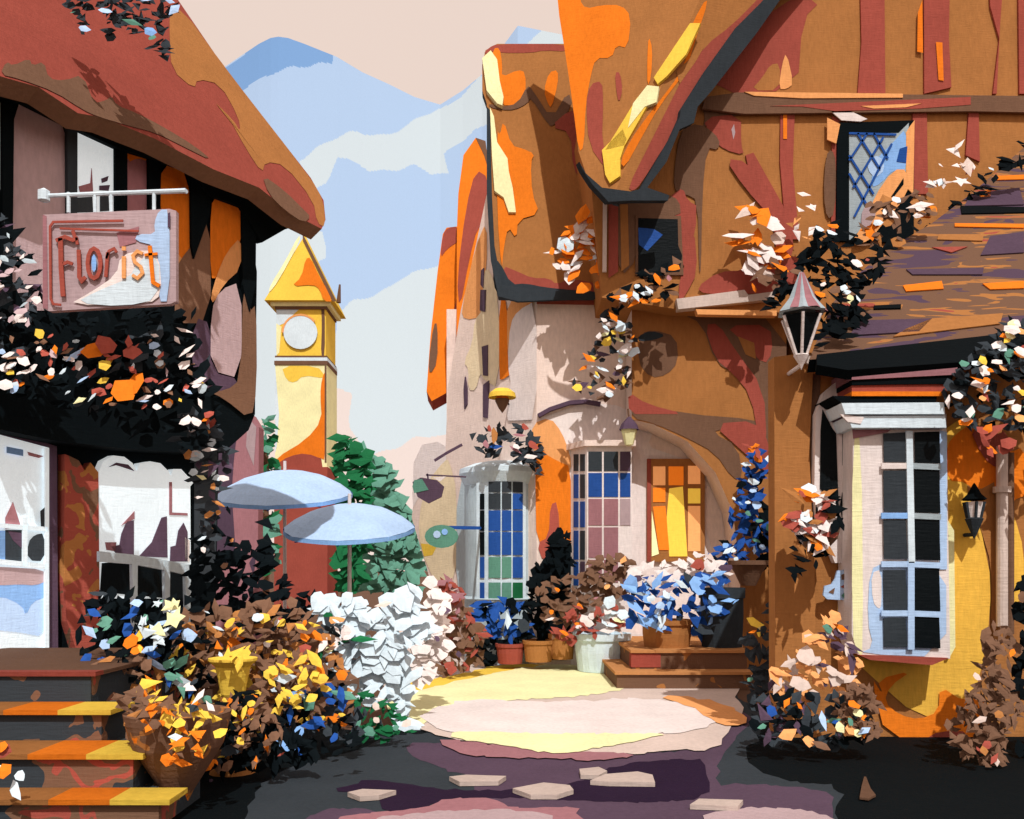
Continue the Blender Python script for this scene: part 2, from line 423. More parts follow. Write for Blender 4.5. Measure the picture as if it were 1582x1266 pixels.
# roof
e0, e1 = PL.off(.65).hit(0, 118), PL.off(.65).hit(500, 352)
up = V((-.864, .503, 0)) * .5 + V((0, 0, .9))
RL = P3(e0, e1, e0 + up)
mb = MB()
trace(mb, RL, [(-330, -46), (0, 118), (60, 135), (120, 175), (160, 182), (240, 215), (330, 262), (400, 290), (450, 330), (497, 354), (503, 340), (500, 310), (480, 275), (340, 95), (275, 0), (210, -90), (-330, -300)], M('brick', 1.05), .22, side=M('brown', .6))
patches(mb, RL, [
    ('ochre', [(262, 18), (283, 15), (340, 95), (480, 275), (500, 310), (503, 352), (490, 345), (484, 310), (440, 255), (410, 250), (405, 268), (380, 230), (350, 175), (328, 155), (360, 185), (372, 205), (368, 180), (340, 130), (305, 122), (300, 138), (265, 108), (262, 60)]),
    ('brown', [(0, 115), (10, 95), (20, 102), (45, 90), (50, 102), (68, 95), (75, 122), (100, 125), (128, 115), (145, 160), (165, 155), (172, 148), (180, 163), (212, 175), (250, 195), (300, 225), (330, 250), (280, 225), (240, 205), (200, 195), (150, 180), (128, 170), (85, 142), (30, 122)]),
    ('brown', [(405, 270), (440, 295), (470, 325), (480, 335), (470, 345), (440, 325), (415, 300)])], .95)
mb.build('roof', fh)
# lower wall
mb = MB()
trace(mb, LOW, [(-330, 540), (0, 630), (338, 680), (332, 1040), (200, 1180), (-330, 1330)], M('black', LK), 3.6)
patches(mb, LOW, [
    ('char', [(300, 650), (337, 660), (333, 900), (300, 900)])], LK)
mb.build('lower_wall', fh)
mb = MB(); trace(mb, LOW, [(100, 702), (108, 705), (122, 712), (131, 728), (140, 715), (152, 730), (154, 930), (168, 952), (140, 1010), (118, 1006), (104, 960), (99, 900)], M((('brown', 'brick', 'brick', 'ochre'), LK, 3.2, (1, 1, .8), (0, .4, .5, .58))), .14, .12)
mb.build('brick_pillar', fh)
mb = MB(); trace(mb, LOW, [(-330, 540), (0, 640), (85, 650), (350, 690), (300, 700), (200, 694), (90, 682), (0, 664), (-330, 560)], M('black', LK), .34, .32); mb.build('ledge', fh)
# shop window
wf = MB()
trace(wf, LOW, [(-160, 618), (0, 662), (88, 690), (90, 1033), (-160, 1033)], M('plum', LK), .1, .08)
sw = wf.build('shop_window', fh)
p = MB()
trace(p, LOW, [(-150, 630), (0, 672), (75, 692), (75, 1031), (-150, 1031)], G('white', .6, .5), .02, .09)  # white pane brightened by added emission
patches(p, LOW, [  # reflections painted as coloured sheets; the pale ones also emit
    (G('ltblue', .6, .45), [(-150, 900), (0, 905), (30, 890), (73, 925), (73, 985), (20, 975), (-150, 960)]),
    (G('blue', .7, .4), [(-150, 890), (0, 905), (73, 892), (73, 922), (50, 930), (40, 952), (34, 935), (0, 920), (-150, 920)]),
    (G('dmauve', .7, .3), [(-150, 870), (0, 876), (72, 880), (72, 898), (55, 905), (30, 903), (0, 905), (-150, 900)]),
    ('mauve', [(8, 800), (20, 775), (33, 815), (8, 818)]), ('mauve', [(42, 698), (68, 705), (60, 708), (44, 704)]),
    ('blue', [(10, 690), (36, 695), (36, 705), (10, 700)]),
    ('char', R4(8, 819, 34, 868)), ('plum', [(12, 820), (34, 824), (34, 848), (20, 835)]), ('char', [(43, 838), (54, 826), (69, 824), (69, 868), (43, 866)]),
    ('blue', R4(-150, 820, 8, 868)), ('char', [(62, 790), (69, 784), (69, 815), (63, 815)])], .55, .1)
p.build('pane', sw)
b_ = MB()
for q in (([(-150, 800), (74, 818)], 7), ([(-150, 852), (74, 876)], 8), ([(39, 800), (39, 874)], 7), ([(73, 692), (73, 1031)], 6), ([(-150, 1028), (76, 1028)], 8)):
    stroke(b_, LOW, q[0], q[1], G('white', .6, .45), .03, .14)  # bars carry the added emission too
b_.build('glazing_bar', sw)
# arched window
wf = MB()
trace(wf, LOW, [(154, 925), (153, 728), (160, 712), (175, 704), (192, 706), (205, 716), (211, 728), (216, 716), (232, 713), (248, 716), (260, 728), (264, 735), (268, 725), (280, 725), (290, 736), (302, 742), (294, 752), (295, 925)], G('white', .6, .5), .1, .1)  # whole white window shape brightened by added emission
aw = wf.build('arched_window', fh)
p = MB()
for q in ([(188, 825), (196, 806), (207, 804), (207, 858), (180, 856), (172, 845), (185, 842)], [(215, 860), (235, 838), (250, 800), (258, 798), (259, 862)], [(263, 868), (264, 845), (272, 843), (276, 820), (284, 808), (290, 822), (290, 868)]):
    trace(p, LOW, q, G('plum', LK), .01, .112)
trace(p, LOW, [(168, 722), (180, 715), (198, 718), (208, 728), (190, 722), (180, 719)], M('plum', LK), .01, .112)
for q in ([(188, 812), (208, 790), (208, 802), (196, 808)], [(262, 745), (266, 745), (266, 792), (290, 793), (290, 797), (262, 796)], [(163, 838), (180, 838), (178, 852), (165, 850)], [(286, 830), (293, 835), (293, 868), (286, 868)]):
    trace(p, LOW, q, M('mauve' if q[0][0] != 286 else 'pinkb', .72), .01, .112)
for q in ([(158, 870), (207, 868), (207, 920), (155, 915)], [(213, 868), (257, 873), (257, 925), (213, 920)], [(262, 876), (292, 886), (292, 925), (262, 925)]):
    trace(p, LOW, q, G('black', LK), .01, .112)
p.build('pane', aw)

# white railing in front of it
rl = thing('white_railing', 'white wooden railing below the arched window', 'railing', LOW.off(.45).hit(225, 980))
mb = MB(); trace(mb, LOW, [(154, 852), (205, 857), (292, 872), (294, 890), (260, 882), (205, 872), (154, 868)], M('white', .55), .05, .45); mb.build('rail', rl)
for x, y0, y1 in ((209, 860, 925), (259, 868, 938), (291, 872, 930)):
    mb = MB(); trace(mb, LOW, [(x - 5, y0), (x + 4, y0), (x + 3, y1 + 60), (x - 2, y1 + 60)], M('white', .75), .05, .452); mb.build('post', rl)

# sign
SP = FR(7.7)
sg = thing('florist_sign', 'mauve hanging shop sign reading Florist on a white bracket', 'sign', at(168, 480, 7.7))
mb = MB(); trace(mb, SP, [(66, 332), (262, 323), (272, 326), (272, 466), (262, 470), (76, 481), (66, 476)], M('dmauve', .8), .06)
patches(mb, SP, [
    ('mauve', [(66, 332), (72, 334), (74, 478), (66, 476)]),
    ('mauve', [(180, 360), (215, 350), (210, 375), (185, 382)]),
    ('ltblue', [(246, 324), (262, 324), (262, 466), (244, 466), (240, 380), (208, 372), (212, 362), (240, 362), (238, 345)]),
    ('pinkb', [(104, 472), (140, 452), (180, 425), (186, 395), (225, 385), (246, 395), (250, 455), (230, 470)]),
    ('white', [(116, 468), (150, 450), (200, 430), (215, 400), (246, 395), (246, 462), (190, 474)]),
    ('plum', [(259, 330), (263, 328), (263, 350), (259, 352)])], .8, .004)
mb.build('board', sg)
mb = MB(); rc = M('brick', .8)
stroke(mb, SP, [(190, 341), (82, 343), (77, 350), (78, 462), (82, 470), (94, 471)], 3.5, rc, .01, .03)
stroke(mb, SP, [(214, 357), (120, 354), (92, 353)], 3, rc, .01, .03); stroke(mb, SP, [(112, 356), (116, 368)], 5, rc, .01, .03)
mb.build('border', sg)
def letter(sts, c):
    mb = MB()
    for w_, s in sts: stroke(mb, SP, s, w_, M(c, .8), .012, .034)
    mb.build('letter', sg)
letter([(7, [(93, 368), (94, 415), (97, 458)]), (6, [(86, 372), (100, 366), (112, 371), (120, 368)]), (5, [(97, 408), (104, 405), (112, 408)]), (4, [(118, 367), (119, 378)])], 'brick')
letter([(6, [(121, 386), (122, 410), (122, 428), (126, 434), (132, 428)])], 'brick')
letter([(6, [(145 + 10 * math.cos(t * math.pi / 6), 407 + 23 * math.sin(t * math.pi / 6)) for t in range(13)])], 'brick')
letter([(5, [(166, 390), (163, 428)]), (4, [(164, 400), (168, 388), (176, 384), (180, 390)])], 'brick')
letter([(6, [(191, 396), (191, 430)]), (6, [(191, 381), (191, 387)])], 'peach')
letter([(5, [(220, 392), (212, 388), (205, 395), (208, 405), (217, 412), (220, 422), (212, 430), (204, 425)])], 'peach')
letter([(6, [(231, 380), (236, 436), (246, 442)]), (4, [(223, 394), (243, 392)])], 'orange')
mb = MB(); trace(mb, SP, [(145 + 4 * math.cos(t * math.pi / 4), 407 + 14 * math.sin(t * math.pi / 4)) for t in range(8)], M('blue', .8), .004, .03); mb.build('letter_centre', sg)
mb = MB(); wm = M('white', .85)
mb.tube(at(66, 303, 7.72), at(287, 295, 7.72), .018, .022, wm); mb.lathe(at(68, 303, 7.72) - V((0, 0, .06)), [(0, 0), (.05, .02), (.05, .1), (0, .13)], wm, 8)
mb.tube(at(287, 296, 7.72), PL.hit(287, 296), .02, .02, wm)
for x in (106, 147, 172, 238): mb.tube(at(x, 298, 7.72), at(x, 329, 7.72), .016, .016, wm)
mb.build('bracket', sg)

# plants of the florist house
P_ = plant('flower_ledge', 'long dark flower box under the Florist sign full of red and pink blossoms', 'flower box',
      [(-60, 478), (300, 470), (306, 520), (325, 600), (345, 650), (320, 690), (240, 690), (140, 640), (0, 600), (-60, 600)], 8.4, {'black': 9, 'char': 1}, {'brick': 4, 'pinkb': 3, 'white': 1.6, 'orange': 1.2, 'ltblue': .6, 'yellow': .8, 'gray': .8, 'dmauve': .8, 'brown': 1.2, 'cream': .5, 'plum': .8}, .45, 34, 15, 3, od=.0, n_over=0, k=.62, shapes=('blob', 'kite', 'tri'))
more(P_, 'blossom', [[(0, 520), (60, 500), (150, 540), (230, 500), (300, 560), (330, 640), (320, 690), (240, 640), (150, 630), (60, 600), (0, 590)]], 8.15, {'brick': 4, 'pinkb': 3, 'white': 1.6, 'orange': 1.2, 'ltblue': .6, 'yellow': .8, 'gray': .6, 'dmauve': .8, 'brown': 1.5, 'cream': .5}, 14, .42, .62, seed=4)
more(P_, 'large_blossom', [[(140, 495), (210, 505), (230, 590), (190, 640), (130, 600)]], 8.1, {'brick': 4, 'orange': 2, 'yellow': .6}, 30, .5, .62, ('blob', 'kite'), seed=5)
more(P_, 'pale_blossom', [[(270, 500), (300, 500), (300, 560), (276, 560)], [(55, 540), (120, 545), (110, 575), (60, 575)], [(0, 540), (50, 560), (30, 620), (0, 600)]], 8.1, {'pinkb': 3, 'ltblue': 1, 'white': 1}, 18, .5, .62, ('blob', 'kite'), seed=6)
plant('trailing_creeper', 'creeper with pale flowers trailing down beside the arched window', 'creeper',
      [(262, 640), (335, 650), (360, 690), (340, 780), (330, 850), (312, 850), (305, 760), (296, 720), (270, 690)], 8.9, {'char': 8, 'plum': 1}, {'pinkb': 4, 'white': 2, 'gray': 1.4, 'brick': 1.2, 'ochre': 1, 'cream': .6}, .3, 26, 13, 2.6, od=.45, k=.65)
plant('climbing_rose', 'climbing plant with round pink blossoms left of the Florist sign', 'climbing plant',
      [(-60, 330), (20, 325), (45, 370), (55, 420), (66, 470), (60, 500), (-60, 500)], 8.2, {'char': 5, 'black': 3, 'plum': 1}, {'pinkb': 5, 'dmauve': 1.5, 'gray': 1}, .3, 30, 15, 2.5, od=.3, k=.65, shapes=('blob', 'leaf'))
r = plant('roof_creeper', 'dark green creeper hanging over the left terracotta roof', 'creeper',
      [[(100, -30), (150, -30), (135, 20), (128, 62), (116, 30), (104, 15)], [(150, -30), (280, -30), (270, 20), (256, 40), (262, 100), (240, 80), (225, 60), (190, 40), (170, 60), (155, 30)]], 9.0, {'char': 8}, {'sage': 3, 'ltblue': 1, 'blue': .5, 'white': .4}, .3, 26, 16, 3.2, od=.25, k=.9, shapes=('kite', 'blob'))

# steps
st = thing('stone_steps', 'worn stone steps with sunlight painted on the right ends up to the florist', 'steps', (-3.4, 6.5, 0))
xs = [(-7, -2.27, 5.92, 6.21, 0, .2), (-7, -2.56, 6.21, 6.68, 0, .436), (-7, -2.99, 6.68, 7.07, 0, .665), (-7, -3.25, 7.07, 9.3, 0, .9)]
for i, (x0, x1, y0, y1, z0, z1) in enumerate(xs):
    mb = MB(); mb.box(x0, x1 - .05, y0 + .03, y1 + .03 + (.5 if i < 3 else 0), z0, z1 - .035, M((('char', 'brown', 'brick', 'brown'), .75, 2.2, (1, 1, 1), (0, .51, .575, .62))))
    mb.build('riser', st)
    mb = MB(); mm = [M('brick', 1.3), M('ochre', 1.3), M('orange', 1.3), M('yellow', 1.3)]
    cuts = [x0, x1 - 1.5, x1 - .75, x1 - .35, x1 + .04]  # tread colours brighten to the right as painted sunlight
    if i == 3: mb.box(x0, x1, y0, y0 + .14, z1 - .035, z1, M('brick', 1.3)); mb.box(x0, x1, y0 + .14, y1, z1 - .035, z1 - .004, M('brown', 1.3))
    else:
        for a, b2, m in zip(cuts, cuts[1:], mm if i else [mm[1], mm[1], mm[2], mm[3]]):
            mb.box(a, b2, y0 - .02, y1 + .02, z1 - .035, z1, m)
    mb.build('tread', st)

# ================================================================ LEFT GARDEN
plant('dark_shrub', 'tall black leafed shrub below the big parasol', 'shrub',
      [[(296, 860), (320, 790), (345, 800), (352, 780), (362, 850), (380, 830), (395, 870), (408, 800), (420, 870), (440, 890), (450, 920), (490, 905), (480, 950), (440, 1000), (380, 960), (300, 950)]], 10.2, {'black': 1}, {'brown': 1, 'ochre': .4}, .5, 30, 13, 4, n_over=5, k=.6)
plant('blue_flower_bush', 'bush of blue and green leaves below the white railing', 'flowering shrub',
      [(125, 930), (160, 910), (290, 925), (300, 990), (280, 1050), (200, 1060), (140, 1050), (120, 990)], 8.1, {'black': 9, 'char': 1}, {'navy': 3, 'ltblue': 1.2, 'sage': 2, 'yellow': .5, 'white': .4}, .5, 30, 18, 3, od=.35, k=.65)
plant('white_daisy_clump', 'clump of white daisies over the blue bush', 'flowers',
      [(205, 955), (240, 920), (275, 930), (278, 975), (245, 1000), (215, 985)], 7.8, None, {'white': 6, 'cream': .6, 'yellow': .6, 'gray': .4}, .2, 20, 22, 2, od=1.3, k=.75, shapes=('star', 'kite', 'tri'))
plant('golden_flower_tuft', 'small tuft of golden flowers at the foot of the daisies', 'flowers',
      [(198, 985), (232, 975), (235, 1010), (205, 1015)], 7.75, None, {'yellow': 4, 'orange': .6}, .1, 20, 18, 2, od=1.2, k=.75)
plant('russet_shrub', 'broad russet shrub speckled with orange and yellow', 'shrub',
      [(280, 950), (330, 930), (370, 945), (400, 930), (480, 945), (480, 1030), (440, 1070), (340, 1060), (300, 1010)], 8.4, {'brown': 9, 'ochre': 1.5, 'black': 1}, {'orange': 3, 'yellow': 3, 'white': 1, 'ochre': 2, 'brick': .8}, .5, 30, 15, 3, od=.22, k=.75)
plant('yellow_flower_bush', 'low bush of bright yellow flowers right of the golden urn', 'flowering shrub',
      [(395, 1060), (440, 1010), (490, 1000), (515, 1070), (500, 1100), (450, 1100), (400, 1110)], 7.9, {'brown': 4, 'ochre': 2}, {'yellow': 7, 'brown': 1, 'orange': 1.4, 'white': .4}, .4, 24, 19, 2.2, od=1.0, k=.8)
plant('orange_flower_bush', 'orange flowers scattered between the yellow bush and the big pot', 'flowering shrub',
      [(345, 1080), (400, 1060), (400, 1130), (380, 1160), (345, 1130)], 7.3, {'black': 3, 'brown': 2}, {'orange': 5, 'brown': 2, 'yellow': 1.2, 'pinkb': .4}, .3, 24, 16, 2, od=.8, k=.75)
plant('blue_ground_flowers', 'low blue flowers with grey green leaves beside the road', 'flowers',
      [(395, 1110), (450, 1075), (520, 1060), (560, 1110), (550, 1150), (480, 1165), (420, 1150)], 8.0, {'black': 5, 'char': 5}, {'navy': 5, 'sage': 3, 'blue': .8, 'ltblue': .6}, .4, 26, 22, 2.6, od=.6, k=.7)
plant('green_groundcover', 'dark green low plant at the corner of the plaza', 'plant',
      [(535, 1130), (560, 1070), (600, 1080), (640, 1130), (600, 1145), (560, 1150)], 8.6, {'green': 8, 'char': 1}, {'sage': 2, 'beige': 2}, .3, 22, 14, 3, od=.2, k=.8)
plant('white_blossom_bush', 'big drifting bush of pure white blossom left of the plaza', 'flowering shrub',
      [(482, 925), (540, 918), (575, 945), (605, 925), (645, 908), (664, 918), (664, 990), (632, 1010), (645, 1090), (640, 1130), (610, 1110), (560, 1075), (520, 1050), (505, 1000), (522, 965), (482, 940)], 9.6, {'white': 1}, {'white': 16, 'beige': .8, 'gray': .5, 'green': .4, 'pinkb': .6}, .25, 40, 24, 7, od=.3, k=.55, tilt=.08, ush=('blob', 'round', 'leaf'))
plant('pink_blossom_bush', 'pale pink blossom bush between the white bush and the bow window', 'flowering shrub',
      [(655, 890), (690, 920), (695, 980), (688, 1020), (650, 1055), (632, 1030), (640, 980), (660, 950)], 10.6, {'pinkb': 1}, {'plum': .8, 'pinkb': 4, 'beige': 1}, .25, 36, 18, 6, od=.2, k=.62, tilt=.08, ush=('blob', 'round'))
plant('peach_flower_clump', 'pale peach and dark leaved flowers at the left edge of the white bush', 'flowers',
      [(478, 960), (520, 950), (540, 985), (515, 1020), (480, 1030), (470, 990)], 9.0, {'char': 3, 'green': 1}, {'pinkb': 5, 'peach': 2, 'white': 1.5, 'cream': .6}, .2, 22, 15, 2.2, od=.8, k=.8)
plant('shaded_border_plants', 'almost black border plants in front of the flower bed', 'plant',
      [(280, 1170), (330, 1110), (420, 1100), (480, 1150), (560, 1145), (500, 1175), (420, 1190), (380, 1230), (300, 1250)], 7.2, {'black': 1}, {'brick': 1, 'yellow': .6, 'plum': .6, 'orange': .5}, .3, 30, 9, 3, od=.03, k=.7)
plant('bronze_foliage', 'bronze and charcoal leaves between the steps and the blue bush', 'plant',
      [(125, 1040), (180, 1000), (240, 1030), (260, 1060), (200, 1080), (150, 1060)], 7.8, {'brown': 4, 'black': 2, 'ochre': 1}, {'navy': 1, 'yellow': .4, 'brown': 3}, .3, 26, 20, 2.5, od=.3, k=.7)
plant('steps_corner_flowers', 'orange and white flowers at the lower left of the steps', 'flowers',
      [(-60, 1150), (10, 1150), (35, 1180), (28, 1230), (-60, 1230)], 5.7, None, {'orange': 4, 'white': 2, 'brick': 2, 'ltblue': 1}, .1, 22, 22, 2, od=.6, k=.8)
plant('ochre_border', 'wide ochre and brown border running behind the golden urn to the white bush', 'flower border',
      [(240, 1000), (300, 960), (400, 950), (500, 970), (540, 1040), (545, 1120), (440, 1120), (330, 1110), (250, 1060)], 8.7, {'brown': 6, 'ochre': 3, 'black': 1.5}, {'yellow': 3, 'orange': 3, 'ochre': 2, 'pinkb': .6}, .4, 26, 18, 3, od=.5, k=.8)
plant('russet_border', 'russet leaves and orange petals low around the foot of the large pot', 'flower border',
      [(300, 1080), (400, 1080), (440, 1130), (400, 1180), (320, 1190), (300, 1150)], 7.0, {'brown': 3, 'black': 4, 'char': 1}, {'orange': 3, 'brown': 3, 'yellow': 1}, .3, 24, 16, 3, od=.4, k=.75)
# big pot
pt = thing('flower_pot', 'large tapering brown pot overflowing with golden flowers', 'flower pot', at(275, 1246, 6.5))
b0 = at(275, 1246, 6.5); b0.z = 0
mb = MB(); mb.lathe(b0, [(0, 0), (.06, 0), (.1, .1), (.2, .26), (.31, .44), (.36, .62), (.37, .68), (.33, .68), (.3, .6), (0, .58)], M((('brown', 'brown', 'ochre', 'orange'), .85, 5, (1, 1, 1), (0, .4, .58, .64))), 20); mb.build('pot', pt)
more(pt, 'foliage', [[(175, 1075), (215, 1050), (240, 1080), (260, 1130), (230, 1165), (200, 1140), (180, 1110)]], 6.55, {'brown': 6, 'ochre': 1}, 26, 2.5, .8, ('leaf', 'kite'), .3, 8)
more(pt, 'flowers', [[(225, 1050), (270, 1075), (340, 1105), (345, 1130), (320, 1160), (290, 1165), (260, 1150), (250, 1100)]], 6.15, {'yellow': 7, 'orange': 2.5, 'brown': 2.2, 'white': .6}, 20, 1.7, .85, ('kite', 'blob', 'tri', 'star'), .15, 9)
more(pt, 'orange_flowers', [[(200, 1050), (232, 1060), (262, 1110), (262, 1140), (330, 1165), (300, 1190), (240, 1170), (222, 1120)]], 6.1, {'orange': 5, 'brown': 3}, 18, .9, .85, ('kite', 'blob', 'tri'), .1, 10)
more(pt, 'pale_flowers', [[(240, 1040), (275, 1030), (310, 1060), (330, 1100), (300, 1100), (260, 1075)]], 6.1, {'pinkb': 4, 'navy': 1.5, 'sage': 2, 'gray': 1, 'char': 2, 'white': 1}, 20, 1.2, .8, ('kite', 'leaf', 'tri'), .1, 11)
# golden urn
b1 = at(360, 1072, 7.6)
ur = thing('urn', 'small golden yellow urn in the middle of the flower bed', 'urn', (b1.x, b1.y, 0))
mb = MB(); mb.lathe((b1.x, b1.y, b1.z - .02), [(0, 0), (.09, 0), (.1, .02), (.12, .14), (.145, .25), (.2, .3), (.2, .32), (.14, .3), (0, .28)], M('yellow', 1.0), 18); mb.lathe((b1.x, b1.y, 0), [(.2, 0), (.13, .1), (.1, b1.z - .02)], M('ochre', .8), 14); mb.build('body', ur)
more(ur, 'petals', [[(325, 1005), (350, 985), (400, 1000), (385, 1030), (345, 1030)]], 7.4, {'yellow': 5, 'brown': 1, 'orange': 1}, 20, 1.0, .95, ('kite', 'tri'), .15, 12)

# ================================================================ MID DISTANCE, LEFT
pc = thing('pink_cottage', 'narrow plum and mauve cottage front behind the left house', 'house', at(365, 880, 15))
CP = FR(20); mb = MB()
trace(mb, CP, [(325, 640), (345, 620), (388, 640), (400, 660), (398, 900), (396, 1060), (325, 1060)], M('mauve', .75), .4)
patches(mb, CP, [('plum', [(325, 640), (370, 650), (362, 700), (358, 760), (365, 870), (340, 880), (325, 800)]), ('dmauve', [(383, 645), (396, 660), (392, 720), (380, 690)]), ('plum', [(385, 870), (396, 850), (392, 890)])], .85)
mb.build('wall', pc)
plant('cypress', 'slim sage green cypress left of the clock tower', 'tree',
      [[(384, 745), (392, 680), (402, 648), (418, 645), (428, 700), (430, 790), (428, 880), (405, 890), (396, 800)]], 24, {'sage': 6, 'green': 3}, {'green': 1, 'sage': 1}, 1.2, 26, 18, 5, od=.2, k=.85, stem=[(at(410, 960, 24.5), at(410, 700, 24.5), .12)])
# clock tower
TP = FR(38)
ct = thing('clock_tower', 'cream and yellow clock tower with pointed roof above the parasols', 'tower', (at(471, 880, 39.2).x, 39.2, 0))
cx = at(465, 880, 38).x; s = 38 / F
def tz(py): return CZ + (HY - py) * s
mb = MB(); hw = 40 * s
mb.box(cx - hw, cx + hw, 38, 38 + 2 * hw, 0, tz(560), M('cream', .95))
patches(mb, TP, [(c_, [(425 + (x_ - 425) * .87, y_) for x_, y_ in P_]) for c_, P_ in [  # lit left and shaded right painted into the shaft colours
    ('white', [(425, 565), (432, 640), (428, 690), (425, 700)]),
    ('yellow', [(436, 565), (500, 566), (513, 580), (513, 585), (475, 580), (460, 592), (445, 588)]),
    ('orange', [(508, 585), (516, 570), (516, 712), (500, 706), (432, 716), (426, 708), (480, 680), (508, 650), (505, 610)]),
    ('brick', [(426, 718), (450, 705), (480, 700), (516, 712), (516, 912), (426, 912)]),
    ('brown', R4(513, 565, 516.4, 715))]], .95)
mb.build('shaft', ct)
mb = MB(); mb.box(cx - hw - .03, cx + hw + .03, 37.95, 38 + 2 * hw + .03, 0, tz(722), M('brick', .95)); mb.build('plinth', ct)
mb = MB(); mb.box(cx - 38 * s, cx + 38 * s, 38.05, 38 + 78 * s, tz(552), tz(470), M('yellow', .95))
pl = FR(38.05)
patches(mb, pl, [(c_, [(427 + (x_ - 427) * .87, y_) for x_, y_ in P_]) for c_, P_ in [('white', [(427, 478), (470, 476), (440, 500), (427, 505)]), ('cream', [(427, 500), (436, 505), (432, 545), (427, 550)]), ('brown', [(506, 470), (513, 470), (513, 552), (506, 552), (508, 500)])]], .95)  # pale left and brown right paint sun and shade on the belfry
mb.build('belfry', ct)
mb = MB(); trace(mb, pl, [(464 + 26 * math.cos(t * math.pi / 14), 514 + 25.5 * math.sin(t * math.pi / 14)) for t in range(28)], M('white', .92), .06, .1); fcl = mb.build('clock_face', ct)
mb = MB(); trace(mb, pl, [(464 + 29 * math.cos(t * math.pi / 14 + math.pi), 514 + 29 * math.sin(t * math.pi / 14 + math.pi)) for t in range(12)] + [(464 + 26 * math.cos(t * math.pi / 14 + math.pi), 514 + 26 * math.sin(t * math.pi / 14 + math.pi)) for t in range(11, -1, -1)], M('peach', .92), .05, .11); mb.build('clock_rim', fcl)
for ya, yb, wl, c in ((468, 474, 46, 'cream'), (474, 478, 40, 'brown'), (550, 553, 40, 'brown'), (553, 558, 41, 'white'), (558, 564, 41, 'brown')):
    mb = MB(); mb.box(cx - wl * s, cx + wl * s, 38 - (wl - 37.5) * .5 * s, 38 + (37 + wl) * s, tz(yb), tz(ya), M(c, .95)); mb.build('cornice', ct)
a0, a1, a2, a3 = [V((cx + x * 52 * s, 39.1 + y * 52 * s - .05, tz(468))) for x, y in ((-1.02, -1), (1.02, -1), (1.02, 1), (-1.02, 1))]
ap = V((cx - 3 * s, 39.1, tz(348)))
mb = MB(); mb.add([a0, a1, a2, a3, ap], [[0, 1, 4], [1, 2, 4], [2, 3, 4], [3, 0, 4], [3, 2, 1, 0]], M('yellow', 1.15))
RP = P3(a0, a1, ap)
patches(mb, RP, [('orange', [(472, 400), (480, 398), (492, 425), (516, 466), (500, 466), (494, 447), (484, 440), (450, 443), (466, 428)]),  # light from the left painted into the roof colours
                 ('cream', [(462, 362), (464, 372), (430, 435), (414, 455), (418, 440), (440, 405)]),
                 ('brown', [(467, 360), (520, 466), (514, 466), (468, 372)])], 1.15, .03)
mb.build('roof', ct)
mb = MB(); mb.tube(at(523, 468, 38), at(525, 440, 38), .1, .04, M('brown')); mb.build('corner_finial', ct)

plant('green_tree', 'dark green leafy tree right of the clock tower', 'tree',
      [(518, 668), (530, 665), (548, 690), (566, 705), (575, 740), (568, 780), (560, 910), (520, 910)], 29, {'green': 1}, {'green': 1}, 1.2, 34, 18, 9, od=.3, k=.75, stem=[(at(535, 960, 30), at(535, 760, 30), .2)])
plant('sage_tree', 'grey green rounded tree behind the two parasols', 'tree',
      [(545, 690), (560, 690), (580, 712), (596, 716), (610, 760), (632, 785), (650, 830), (652, 880), (640, 920), (560, 915), (565, 790), (575, 740)], 31, {'sage': 1}, {'sage': 5, 'green': .5}, 1.2, 34, 22, 9, od=.4, k=.75, stem=[(at(600, 960, 32), at(600, 760, 32), .22)])

